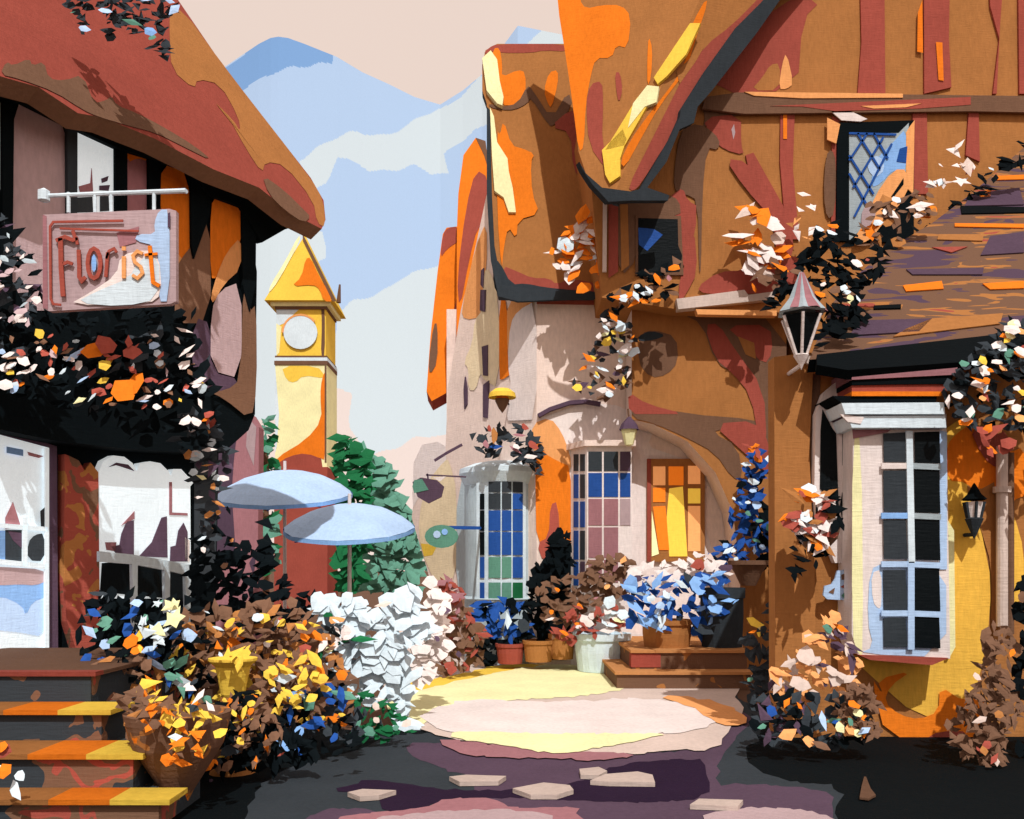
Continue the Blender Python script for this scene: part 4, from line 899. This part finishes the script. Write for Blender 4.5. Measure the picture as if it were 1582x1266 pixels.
mb.build('bargeboard', rh)

# lean-to roof of the porch
LA, LB, LC = at(1260, 548, 9.0), at(1582, 528, 9.0), at(1582, 225, 14.4)
LT = P3(LA, LB, LC)
mb = MB()
SHG = M((('plum', 'brown', 'brown', 'ochre', 'brick', 'orange'), 1.0, 1.0, (1.1, .9, 6.5), (0, .4, .5, .57, .63, .69)))
trace(mb, LT, [(1250, 556), (1285, 470), (1330, 420), (1372, 385), (1440, 345), (1500, 300), (1582, 228), (1750, 100), (1750, 520), (1520, 530), (1400, 545)], SHG, .14, side=M('black', .8))
lean = mb.build('lean_to_roof', rh)
mb = MB()
trace(mb, LT, [(1262, 548), (1530, 518), (1582, 500), (1700, 480), (1700, 520), (1582, 540), (1480, 560), (1310, 572), (1262, 564)], M('black', 1), .1, .05); mb.build('eave_board', rh)
mb = MB(); trace(mb, LT, [(1486, 330), (1484, 318), (1590, 320), (1590, 328)], M('black', 1), .03, .02)
mb.build('black_strip', lean)  # thin black strip across the shingles
mb = MB(); trace(mb, LT, [(1350, 472), (1392, 470), (1392, 476), (1350, 477)], M('black', 1), .03, .02); mb.build('slipped_tile', lean)
for c, pts in (('orange', [(1395, 441), (1455, 434), (1458, 446), (1400, 450)]), ('orange', [(1518, 438), (1582, 434), (1582, 445), (1530, 447)]), ('orange', [(1475, 345), (1582, 346), (1582, 352), (1475, 350)]), ('orange', [(1512, 297), (1532, 292), (1530, 304), (1514, 305)]), ('orange', [(1538, 272), (1582, 270), (1582, 277), (1540, 278)]),
               ('plum', [(1530, 365), (1582, 358), (1582, 390), (1515, 394)]), ('plum', [(1400, 416), (1520, 414), (1518, 424), (1410, 424)]), ('plum', [(1330, 495), (1440, 492), (1420, 512), (1312, 518)]), ('plum', [(1500, 300), (1575, 290), (1582, 316), (1490, 318)]),
               ('ochre', [(1450, 362), (1520, 362), (1518, 372), (1448, 370)]), ('ochre', [(1440, 492), (1550, 484), (1545, 500), (1380, 520), (1400, 508)]), ('brick', [(1440, 382), (1495, 381), (1470, 390)])):
    mb = MB(); trace(mb, LT, pts, M(c, 1), .012, .018); mb.build('shingle', lean)
# post, ground floor wall
mb = MB(); trace(mb, FR(9.15), [(1196, 552), (1250, 545), (1310, 550), (1312, 575), (1256, 578), (1250, 700), (1258, 850), (1262, 1150), (1198, 1150)], M('ochre', BK), .22)
mb.build('corner_post', rh)
mb = MB(); trace(mb, FR(9.15), [(1238, 556), (1252, 550), (1314, 553), (1312, 566), (1250, 563)], M('beige', BK), .04, .045)
trace(mb, FR(9.15), [(1250, 566), (1312, 568), (1308, 576), (1262, 576)], M('orange', BK), .04, .035); mb.build('capping', rh)
GW = FR(9.2)
mb = MB()
trace(mb, GW, [(1240, 560), (1900, 540), (1900, 1200), (1240, 1150)], M('ochre', BK), .25)
patches(mb, GW, [
    ('brown', [(1250, 570), (1268, 575), (1262, 740), (1252, 740)]),
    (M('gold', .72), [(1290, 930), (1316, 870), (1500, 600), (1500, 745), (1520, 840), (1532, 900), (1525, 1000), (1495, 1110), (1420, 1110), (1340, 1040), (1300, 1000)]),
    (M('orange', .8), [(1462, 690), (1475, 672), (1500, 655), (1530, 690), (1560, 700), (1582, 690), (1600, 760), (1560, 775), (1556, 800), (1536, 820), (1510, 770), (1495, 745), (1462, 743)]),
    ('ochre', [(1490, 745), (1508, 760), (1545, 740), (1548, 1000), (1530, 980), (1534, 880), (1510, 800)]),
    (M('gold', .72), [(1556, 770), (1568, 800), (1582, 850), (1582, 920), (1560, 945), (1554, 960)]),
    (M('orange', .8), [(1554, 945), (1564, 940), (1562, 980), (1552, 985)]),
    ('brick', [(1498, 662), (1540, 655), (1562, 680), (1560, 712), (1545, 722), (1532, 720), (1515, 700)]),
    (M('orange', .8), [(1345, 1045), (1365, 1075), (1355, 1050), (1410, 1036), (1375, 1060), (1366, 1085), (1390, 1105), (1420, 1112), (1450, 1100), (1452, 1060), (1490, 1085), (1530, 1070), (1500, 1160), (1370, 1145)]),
    ('brick', [(1375, 1138), (1430, 1142), (1450, 1130), (1500, 1130), (1500, 1180), (1375, 1160)])], BK)
mb.build('ground_floor_wall', rh)
# entablature above the bay
EP = FR(8.75)
bands = [('black', 558, 572), ('mauve', 562, 586), ('black', 586, 592), ('brick', 590, 604), ('orange', 604, 612), ('black', 612, 621)]
for i, (c, y0, y1) in enumerate((('mauve', 566, 585), ('black', 585, 593), ('brick', 593, 605), ('orange', 605, 612), ('black', 612, 621))):
    mb = MB(); sk = [(1316 - (30 if i == 4 else 0), y0 + (3 if i < 3 else 0)), (1480 - i * 8, y0 - (6 if i < 2 else 0)), (1478 - i * 8, y1 - (6 if i < 1 else 0)), (1316 - (18 if i == 4 else 0), y1 + (2 if i < 2 else 0))]
    trace(mb, EP, sk, M(c, .9), .6 - .02 * i, .1 - .02 * (i % 3)); mb.build('fascia_band', rh)
# shop bay on the right
sb = thing('shop_bay', 'tall white framed shop window with dark panes by the yellow wall', 'shop window', at(1390, 1012, 8.9))
SB = FR(8.8)
mb = MB()
trace(mb, SB, [(1318, 640), (1462, 640), (1468, 1018), (1326, 1012), (1316, 980)], M('pinkb', .9), .38)
patches(mb, SB, [
    ('cream', [(1317, 672), (1331, 675), (1334, 1012), (1326, 1012), (1316, 980)]),
    ('ltblue', [(1344, 880), (1365, 870), (1462, 868), (1462, 1016), (1326, 1010), (1350, 1000), (1340, 960)]),
    ('pinkb', [(1346, 885), (1362, 880), (1362, 935), (1358, 942), (1348, 930)]),
    ('ltblue', [(1452, 665), (1463, 668), (1463, 880), (1452, 880)]),
    ('mauve', [(1316, 660), (1380, 660), (1372, 668), (1318, 678)])], .9, .004)
bay = mb.build('frame', sb)
mb = MB()
for (ya, yb) in ((670, 714), (727, 791), (803, 864), (881, 943), (955, 1000)):
    trace(mb, SB, [(1365, ya), (1399, ya - (2 if ya < 700 else 0)), (1402, yb), (1366, yb)], G('char', .9), .01, .03)
    trace(mb, SB, [(1413, ya - 2), (1451, ya - 3), (1453, yb + 2), (1414, yb + 1)], G('black', .9), .01, .03)
mb.build('pane', bay)
mb = MB()
stroke(mb, SB, [(1405, 666), (1409, 870)], 10, M('white', .9), .03, .05); stroke(mb, SB, [(1408, 868), (1408, 1004)], 10, M('ltblue', .9), .03, .05)
for y, c, c2 in ((720, 'pinkb', 'gray'), (797, 'blue', 'gray'), (872, 'ltblue', 'ltblue'), (948, 'ltblue', 'ltblue')):
    stroke(mb, SB, [(1362, y), (1408, y)], 9, M(c, .9), .02, .045); stroke(mb, SB, [(1408, y), (1454, y + 2)], 9, M(c2, .9), .02, .045)
mb.build('glazing_bar', bay)
mb = MB()
for y0, y1, x0_, x1_, lf, c in ((623, 640, 1300, 1458, .16, 'white'), (640, 643, 1302, 1455, .1, 'plum'), (643, 661, 1310, 1460, .13, 'white')):
    trace(mb, SB, [(x0_, y0), (x1_, y0 - 1), (x1_ + 2, y1), (x0_ + 6, y1)], M(c, .95), .6, lf)
trace(mb, SB, [(1298, 640), (1335, 645), (1330, 655), (1310, 652)], M('pinkb', .9), .02, .14)
mb.build('cornice', sb)
mb = MB(); trace(mb, SB, [(1326, 1012), (1466, 1017), (1440, 1028), (1345, 1020)], M('brick', .9), .2, .04); mb.build('sill', sb)
mb = MB(); trace(mb, FR(9.15), [(1462, 800), (1474, 820), (1476, 1000), (1466, 1018), (1462, 1018)], M('cream', .9), .04); mb.build('edge_moulding', sb)
# narrow dark side light with a leaning pale frame
sl = thing('side_window', 'narrow black side window with slim pink frame left of the shop bay', 'window', at(1290, 860, 9.2))
SL = FR(9.1)
mb = MB()
trace(mb, SL, [(1258, 760), (1260, 640), (1272, 608), (1302, 582), (1316, 590), (1318, 870), (1290, 870), (1262, 800)], M('pinkb', .9), .1, .02); slf = mb.build('frame', sl)
mb = MB(); trace(mb, SL, [(1267, 755), (1268, 665), (1271, 633), (1286, 662), (1292, 670), (1296, 790), (1280, 770)], G('black', .9), .01, .032); mb.build('pane', slf); mb = MB()
trace(mb, SL, [(1302, 648), (1310, 652), (1318, 680), (1318, 838), (1304, 820), (1298, 780), (1302, 760)], G('black', .9), .01, .032); mb.build('pane', slf)

# lanterns and pipe
def lantern(name, label, px, ytop, yshade, yglass0, yglass1, ytip, wtop, wbot, Y, croof, cg, cfr, wallY):
    t = thing(name, label, 'lantern', at(px, ytip, Y)); q = at(px, HY, Y)
    z = lambda y: CZ + (HY - y) * Y / F
    r1, r2 = wtop * Y / F / 2, wbot * Y / F / 2
    mb = MB(); mb.lathe((q.x, q.y, 0), [(r1 * 1.02, z(yshade) - .01), (r1 * 1.25, z(yshade)), (r1 * .7, z((ytop + yshade * 2) / 3)), (r1 * .12, z(ytop)), (0, z(ytop - 2))], M(croof[0], .9), 6, rot=.3)
    if len(croof) > 1: mb.lathe((q.x, q.y, 0), [(r1 * 1.27, z(yshade) + .005), (r1 * .72, z((ytop + yshade * 2) / 3) + .005), (r1 * .14, z(ytop))], M(croof[1], .9), 3, rot=.3 + math.pi * 7 / 6, a0=0, a1=math.pi); 
    mb.build('hood', t)
    mb = MB(); mb.lathe((q.x, q.y, 0), [(0, z(yglass1)), (r2 * .9, z(yglass1)), (r1 * .94, z(yglass0)), (0, z(yglass0))], G(cg, .85), 6, rot=.3); mb.build('glass', t)
    mb = MB()
    for i in range(6):
        a = .3 + i * math.pi / 3; mb.tube((q.x + r1 * math.cos(a), q.y + r1 * math.sin(a), z(yglass0)), (q.x + r2 * math.cos(a), q.y + r2 * math.sin(a), z(yglass1)), .016, .016, M(cfr, .9), 5)
    mb.lathe((q.x, q.y, 0), [(0, z(ytip)), (r2 * .4, z(ytip - 8)), (r2 * 1.4, z(yglass1 + 2)), (r2 * 1.1, z(yglass1)), (0, z(yglass1))], M(cfr, .9), 8)
    mb.tube((q.x, q.y, z(ytip - 8)), (q.x, wallY, z(ytip - 8)), .02, .02, M(cfr, .9)); mb.build('frame', t)
lantern('street_lantern', 'large six sided lantern with grey mauve hood on the corner post', 1238, 422, 484, 490, 548, 572, 62, 18, 8.75, ('gray', 'mauve'), 'black', 'pinkb', 9.2)
lantern('porch_lantern', 'small black lantern with pink glass on the yellow wall', 1505, 748, 772, 776, 800, 834, 30, 20, 9.0, ('black',), 'pinkb', 'char', 9.2)
mb = MB(); a, b = at(1548, 690, 9.1), at(1548, 968, 9.1)
mb.tube(a, b, .055, .055, M('beige', .9), 12); a2 = at(1548, 757, 9.1); mb.tube(a2 - V((0, 0, .03)), a2 + V((0, 0, .03)), .085, .085, M('beige', .9), 12)
mb.tube(at(1560, 700, 9.16), at(1560, 980, 9.16), .04, .04, M('brown', .9), 10)
mb.build('drainpipe', label='pale vertical drainpipe right of the small black lantern', cat='drainpipe')
# house number plate
mb = MB(); NP = FR(9.08)
pn = thing('wall_plaque', 'pale blue two leaf plaque left of the shop window', 'plaque', at(1295, 930, 9.36))
trace(mb, NP, [(1274, 906), (1285, 903), (1290, 895), (1294, 882), (1312, 880), (1314, 900), (1300, 908), (1314, 916), (1312, 928), (1278, 926), (1272, 920)], M('ltblue', .9), .03, .06)
patches(mb, NP, [('brick', [(1298, 907), (1314, 898), (1314, 912)]), ('brown', [(1280, 915), (1290, 908), (1288, 918)]), ('brown', [(1300, 888), (1308, 886), (1306, 896), (1300, 896)]), ('sage', [(1300, 920), (1304, 916), (1308, 920), (1304, 925)])], .9, .065)
mb.build('plate', pn)

# ================================================================ steps and pots by the passage
ps = thing('brick_steps', 'two low brown brick steps in front of the arched recess', 'steps', at(1060, 1066, 12.8))
X = lambda px_, Y: (px_ - CX) * Y / F
for (xa, xb, ya, yb, z, z0) in ((X(953, 12.8), X(1160, 12.8), 12.8, 15.0, .255, 0), (X(975, 13.3), X(1150, 13.3), 13.15, 15.9, .53, .2)):
    mb = MB(); mb.box(xa, xb, ya, yb, z0, z - .04, M((('brown', 'brown', 'ochre'), .9, 3, (1, 1, 1), (0, .4, .64)))); 
    if z > .3: mb.box(xa - .02, X(1018, 13.3), ya - .01, ya + .2, z0 + .08, z - .05, M('brick', .9))
    mb.build('riser', ps)
    mb = MB(); mb.box(xa - .03, xb + .05, ya - .04, yb, z - .04, z, M('peach', 1.4)); mb.build('tread', ps)
def pot(name, label, px, ybase, Y, r0, r1, h, c, cat='flower pot', group=None, k=.9, n=20, soil='brown'):
    q = at(px, HY, Y); z0 = max(0, at(px, ybase, Y).z)
    t = thing(name, label, cat, (q.x, q.y, z0), group)
    mb = MB(); mb.lathe((q.x, q.y, z0), [(0, 0), (r0, 0), ((r0 + r1) / 2 * 1.02, h * .5), (r1 * .97, h * .82), (r1 * 1.05, h * .83), (r1 * 1.06, h), (r1 * .9, h), (r1 * .88, h * .9), (0, h * .9)], M(c, k), n); mb.build('body', t)
    return t
wp = pot('white_planter', 'big white planter at the foot of the brick steps', 930, 1036, 15.0, .40, .46, .62, 'white', 'planter', k=.98)
more(wp, 'red_flowers', [[(885, 985), (900, 955), (950, 925), (985, 950), (960, 975), (905, 990)]], 14.6, {'brick': 3, 'pinkb': 2, 'cream': 1, 'plum': 1, 'white': 5}, 17, 1.6, .9, seed=21)
for lab, px, yb, r, h, c in (('brick red square pot left of the orange pots', 788, 1025, .24, .34, 'brick'), ('ochre pot in the row between the red pot and the white planter', 832, 1022, .26, .36, 'ochre'), ('ochre pot standing close against the white planter', 868, 1018, .22, .42, 'ochre')):
    pot('terracotta_pot', lab, px, yb, 15.4 if c == 'brick' else 15.3, r * .85, r, h, c, group='small pots in front of the shop')
plant('russet_bush', 'rounded russet bush above the terracotta pots', 'shrub', [(828, 910), (870, 890), (905, 885), (915, 925), (890, 960), (855, 975), (835, 950)], 14.9, {'brown': 1}, {'orange': 1, 'pinkb': .3}, .4, 22, 12, 4, od=.08, k=.85)
plant('russet_bush', 'dense russet bush right below the mauve bay panes', 'shrub', [(910, 870), (940, 858), (978, 865), (978, 900), (965, 930), (920, 935), (908, 900)], 14.8, {'brown': 1}, {'peach': 1, 'mauve': .5, 'orange': 1}, .3, 22, 12, 4, od=.1, k=.85)
plant('red_flower_plant', 'red and orange flowers leaning over the white planter', 'flowers', [(850, 990), (870, 955), (905, 930), (925, 935), (930, 960), (890, 990)], 14.7, {'brick': 3, 'brown': 1}, {'brick': 3, 'orange': 2, 'cream': 1, 'pinkb': 1}, .2, 20, 15, 2.4, od=.6, k=.85)
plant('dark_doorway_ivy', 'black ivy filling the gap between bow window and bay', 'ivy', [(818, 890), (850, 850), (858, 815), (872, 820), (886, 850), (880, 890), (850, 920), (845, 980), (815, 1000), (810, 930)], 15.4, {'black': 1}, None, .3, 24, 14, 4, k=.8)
plant('blue_lavender', 'dark blue flowers at the base of the bow window', 'flowers', [(725, 945), (745, 925), (800, 930), (822, 950), (820, 990), (770, 985), (735, 970)], 15.4, {'navy': 4, 'black': 1.4}, {'navy': 3, 'white': .3, 'char': 1}, .3, 26, 18, 3.5, od=.3, k=.8)
plant('rust_shrub', 'rust and brown shrub with a blue flower left of the bow window', 'shrub', [(690, 925), (715, 925), (740, 960), (760, 1000), (740, 1030), (700, 1040), (670, 1055), (690, 1000), (700, 960)], 14.0, {'brown': 6, 'brick': 1.3}, {'plum': .5, 'navy': .3, 'brick': 1}, .4, 24, 15, 4, od=.12, k=.85)
plant('dark_evergreen', 'black low evergreen beside the red pot', 'shrub', [(735, 990), (770, 975), (815, 985), (812, 1000), (770, 1010), (762, 1035), (740, 1020)], 15.3, {'black': 1}, None, .3, 22, 14, 4, k=.8)
plant('mauve_flower_bush', 'small mauve and brick flower bush under the pale yellow wall', 'flowers', [(680, 900), (710, 895), (718, 930), (700, 960), (680, 930)], 13.6, {'mauve': 2, 'brick': 2}, {'pinkb': .6, 'mauve': 1}, .3, 22, 14, 3.5, od=.2, k=.85)
r = plant('hydrangea', 'mass of blue hydrangeas on the brick steps', 'flowering shrub', [(968, 905), (1000, 890), (1060, 895), (1110, 880), (1130, 920), (1125, 965), (1090, 980), (1040, 970), (975, 970)], 13.3, {'navy': 7, 'blue': 2, 'char': .6}, {'navy': 4, 'blue': 5, 'ltblue': 1.4, 'white': .9, 'gray': .6}, .5, 28, 22, 3, od=.7, k=.85)
more(r, 'pale_florets', [[(1010, 880), (1035, 880), (1030, 960), (1012, 975), (1005, 920)]], 12.95, {'white': 4, 'ltblue': 2, 'dmauve': 1}, 20, 1.0, .88, seed=31)
plant('pink_flower_hedge', 'pink and plum flowers under the glowing casement', 'flowers', [(965, 900), (985, 865), (1010, 870), (1060, 855), (1120, 860), (1130, 890), (1060, 905), (1000, 900)], 13.55, {'pinkb': 6, 'beige': 1}, {'plum': 3, 'pinkb': 2, 'cream': 1, 'navy': .6, 'brick': .4}, .3, 24, 18, 3, od=.35, k=.9)
for lab, px in (('charcoal trough holding the left hydrangeas', 1030), ('charcoal pot at the right end of the steps under the blue flowers', 1115)):
    pot('trough' if px < 1100 else 'charcoal_pot', lab, px, 1000, 13.75, .34 if px < 1100 else .3, .38 if px < 1100 else .33, .42 if px < 1100 else .9, 'ochre' if px < 1100 else 'char')['label'] = lab.replace('charcoal trough', 'ochre trough')
r = plant('delphinium', 'tall blue delphinium spires against the brown corner post', 'flowering plant', [(1128, 790), (1145, 740), (1155, 690), (1175, 700), (1180, 740), (1168, 790), (1195, 800), (1190, 850), (1150, 870), (1110, 885), (1100, 860), (1130, 830)], 14.6, {'navy': 8, 'black': 1.5}, {'navy': 2, 'white': 2.5, 'ltblue': 2, 'blue': 1.2, 'sage': .8}, .4, 26, 13, 3.6, od=.42, k=.85)
more(r, 'dark_leaves', [[(1150, 775), (1192, 775), (1198, 860), (1188, 895), (1165, 890), (1182, 850), (1170, 800)]], 14.8, {'black': 1}, 24, 2.5, .8, seed=33)
more(r, 'orange_tips', [[(1145, 685), (1190, 690), (1195, 712), (1160, 708)]], 14.4, {'orange': 3, 'brick': 2, 'white': .4}, 15, 1.1, .9, seed=34)
hp = pot('hanging_pot', 'round brown pot hanging below the blue delphiniums', 1156, 905, 14.5, .12, .3, .4, 'brown', 'hanging pot')
q = at(1156, HY, 14.5); zz = at(1156, 872, 14.5).z
mb = MB(); mb.tube((q.x, q.y, zz), (q.x, 15.2, zz + .25), .015, .015, M('black')); mb.tube((q.x - .01, q.y, zz - .2), (q.x, 15.2, zz - .2), .02, .02, M('black')); mb.build('hook', hp)
r = plant('corner_ivy', 'charcoal ivy with yellow leaves at the foot of the corner post', 'ivy', [(1150, 985), (1178, 960), (1190, 930), (1197, 920), (1198, 1100), (1170, 1120), (1150, 1040)], 9.6, {'char': 1}, {'sage': 1, 'yellow': 1, 'brick': .5, 'cream': .4}, .3, 26, 15, 4, od=.07, k=.75)
more(r, 'yellow_leaves', [[(1158, 962), (1178, 955), (1180, 985), (1160, 985)]], 9.4, {'yellow': 3, 'orange': 1, 'brick': 1}, 15, .9, .85, seed=41)
# vines on the timbered house
plant('wall_vine', 'pink and orange flowering vine at the foot of the mossy roof', 'vine', [(835, 415), (870, 360), (905, 320), (932, 330), (935, 440), (900, 450), (870, 430)], 15.1, None, {'pinkb': 5, 'orange': 4, 'white': 2, 'beige': 1}, .2, 24, 23, 2, od=2.2, k=.85)  # the roof named here is only patches of several colours
r = plant('wall_vine', 'white and orange vine trailing below the small dark window', 'vine', [(935, 460), (980, 425), (1045, 400), (1045, 468), (985, 470), (955, 490)], 14.3, {'black': 4, 'brown': 3}, {'white': 3, 'orange': 3, 'pinkb': 1.6, 'mauve': .7, 'sage': .6}, .2, 22, 17, 2.2, od=.6, k=.85)
plant('wall_vine', 'cascade of white and yellow flowers on the pale wall corner', 'vine', [(930, 480), (965, 480), (985, 530), (970, 590), (945, 625), (915, 620), (880, 600), (915, 540)], 15.0, {'brown': 3, 'char': 3, 'plum': 1}, {'pinkb': 3, 'white': 3, 'yellow': 2.4, 'orange': 1.2, 'cream': 1.4, 'plum': .8, 'navy': .3}, .2, 22, 15, 1.6, od=.75, k=.88)
r = plant('climbing_vine', 'long black stemmed vine climbing over the corner toward the leaded window', 'climbing vine',
      [(1180, 470), (1200, 430), (1240, 400), (1260, 355), (1290, 345), (1330, 370), (1380, 380), (1360, 420), (1330, 450), (1340, 480), (1300, 560), (1270, 540), (1262, 480), (1230, 430), (1215, 455), (1190, 480)], 9.3, {'black': 1}, {'white': 1.4, 'orange': 2, 'brown': 2, 'brick': 1.2, 'cream': .6, 'pinkb': .8}, .3, 28, 14, 4, od=.13, k=.85)
more(r, 'black_twigs', [[(1345, 470), (1310, 515), (1260, 560), (1265, 500), (1300, 450)]], 9.1, {'black': 1}, 24, 2, .9, ('kite', 'leaf'), seed=50)
more(r, 'russet_leaves', [[(1325, 330), (1360, 300), (1395, 290), (1440, 300), (1450, 330), (1400, 360), (1370, 410), (1350, 440), (1340, 390)]], 11.2, {'brown': 5, 'ochre': 1.6, 'orange': .7, 'pinkb': 1.2, 'white': .5}, 20, 1.8, .88, seed=51)
more(r, 'pink_spray', [[(1430, 280), (1470, 230), (1500, 215), (1520, 260), (1570, 230), (1560, 250), (1500, 290), (1460, 300), (1440, 310)]], 12.8, {'pinkb': 5, 'beige': 2, 'brick': 1, 'white': 1}, 18, .8, .88, ('kite', 'tri', 'star'), seed=52)
more(r, 'dark_edge', [[(1440, 340), (1500, 290), (1582, 215), (1600, 215), (1600, 235), (1520, 300), (1450, 355), (1400, 370)]], 12.4, {'black': 1}, 20, 2.4, .9, ('kite', 'leaf'), seed=53)
r = plant('flame_vine', 'orange and pink flame like flowers on the beams left of the lantern', 'vine', [(1140, 330), (1165, 310), (1205, 330), (1210, 400), (1190, 430), (1160, 430), (1138, 420)], 14.5, None, {'pinkb': 4, 'orange': 4, 'ochre': 1, 'beige': 1}, .2, 22, 24, 2, od=2.0, k=.85)
more(r, 'russet_foliage', [[(1150, 420), (1200, 400), (1215, 430), (1190, 460), (1160, 450)]], 14.2, {'brown': 6, 'orange': 1, 'black': .8}, 22, 1.7, .88, seed=56)
more(r, 'pale_tips', [[(1218, 340), (1240, 298), (1262, 300), (1255, 350), (1270, 370), (1230, 380)]], 14.3, {'pinkb': 6, 'peach': 1, 'ochre': .6}, 16, .8, .9, ('kite', 'tri'), seed=57)
r = plant('corner_rose', 'rose with orange, cream and pink flowers spilling over the right eave', 'climbing rose', [(1458, 600), (1490, 560), (1530, 520), (1560, 500), (1650, 480), (1650, 690), (1560, 680), (1520, 660), (1480, 660), (1460, 640)], 8.5, {'char': 6, 'black': 2}, {'orange': 3, 'peach': 2, 'cream': 2.2, 'pinkb': 2.4, 'sage': 1, 'white': .8, 'brick': 1, 'gray': .6, 'yellow': .7}, .4, 28, 17, 3.2, od=.55, k=.85)
more(r, 'brick_cluster', [[(1500, 660), (1545, 655), (1560, 680), (1555, 715), (1520, 710)]], 8.4, {'brick': 5, 'orange': 1, 'ochre': .5}, 24, 1.6, .88, ('blob', 'leaf'), seed=58)
# hanging basket
hbk = thing('hanging_basket', 'basket of pink and brick flowers hanging on the corner post', 'hanging basket', at(1258, 900, 8.7))
q = at(1262, HY, 8.75)
mb = MB(); zc = at(1262, 820, 8.75).z
mb.lathe((q.x, q.y, zc - .22), [(0, 0), (.08, .02), (.19, .14), (.22, .26), (0, .24)], M('brown', .9), 14); mb.build('basket', hbk)
more(hbk, 'blossoms', [[(1215, 800), (1222, 765), (1250, 750), (1280, 765), (1290, 800), (1295, 830), (1260, 840), (1225, 820)]], 8.6, {'pinkb': 5, 'brick': 4, 'ochre': 2, 'orange': 1, 'white': 1, 'mauve': .5}, 24, 5, .88, ('blob', 'leaf', 'kite'), seed=60)
more(hbk, 'trailing_leaves', [[(1222, 830), (1250, 825), (1290, 840), (1262, 880), (1255, 865), (1228, 905)], [(1284, 735), (1300, 780), (1312, 830), (1290, 830), (1280, 780)]], 8.6, {'black': 6, 'ochre': .7, 'pinkb': .8}, 20, 2.4, .88, ('kite', 'leaf'), seed=61)
mb = MB(); mb.tube((q.x, q.y, zc), (q.x, q.y, zc + .33), .012, .012, M('black')); mb.tube((q.x, q.y, zc + .33), (q.x, 9.1, zc + .33), .015, .015, M('black')); mb.build('hook', hbk)
# flowers at the right foreground
r = plant('peach_lily_bush', 'tall peach lilies in front of the corner post', 'flowering shrub', [(1190, 1040), (1235, 1010), (1260, 960), (1300, 950), (1325, 1010), (1345, 1040), (1310, 1070), (1270, 1080), (1210, 1080), (1190, 1065)], 8.3, {'peach': 4, 'plum': 1.6, 'beige': 1.6}, {'peach': 5, 'beige': 4, 'plum': 1, 'orange': 1.2, 'yellow': .5, 'navy': .3, 'sage': .3}, .3, 26, 22, 2.0, od=.8, k=.88)
r = plant('mixed_border', 'orange, sage and blue leaves along the dark kerb on the right', 'flowers', [(1165, 1120), (1185, 1070), (1250, 1075), (1320, 1070), (1350, 1100), (1335, 1150), (1270, 1155), (1200, 1150), (1165, 1140)], 8.0, {'char': 6, 'black': 2, 'plum': 1.4}, {'orange': 4, 'sage': 3, 'navy': 1, 'ltblue': .6, 'cream': .8, 'peach': 2, 'brown': 2}, .3, 28, 18, 3, od=.38, k=.8)
plant('round_brown_shrub', 'rounded brown shrub under the shop window', 'shrub', [(1292, 1100), (1305, 1065), (1335, 1050), (1355, 1080), (1368, 1120), (1345, 1145), (1300, 1120)], 7.9, {'brown': 1}, {'black': .3, 'orange': .6, 'cream': .3}, .3, 24, 12, 5, od=.06, k=.85)
plant('dry_brown_bush', 'tall dry brown bush in the lower right corner', 'shrub', [(1470, 1150), (1462, 1110), (1490, 1095), (1510, 1040), (1520, 980), (1545, 955), (1570, 990), (1562, 1060), (1582, 1090), (1560, 1130), (1545, 1190), (1520, 1190), (1500, 1175)], 7.7, {'brown': 1}, {'ochre': 2, 'brick': 1, 'beige': .6, 'orange': .6, 'cream': .4, 'char': .4}, .4, 26, 13, 5, od=.08, k=.85)
plant('black_hedge', 'black hedge at the far right edge', 'hedge', [(1562, 980), (1580, 900), (1660, 880), (1660, 1240), (1560, 1230), (1580, 1120), (1565, 1060)], 7.9, {'black': 6, 'brown': 1}, {'ochre': .5, 'brick': .4, 'brown': 2}, .5, 34, 22, 4, od=.08, k=.85)
mb = MB(); lp = Plane((0, 0, .03), (0, 0, 1)); 
trace(mb, lp, [(1335, 1200), (1338, 1200), (1345, 1218), (1353, 1228), (1342, 1234), (1328, 1232), (1331, 1215)], M('brown', 1.3), .015)
mb.build('fallen_leaf', label='single brown fallen leaf on the dark ground at right', cat='leaf')
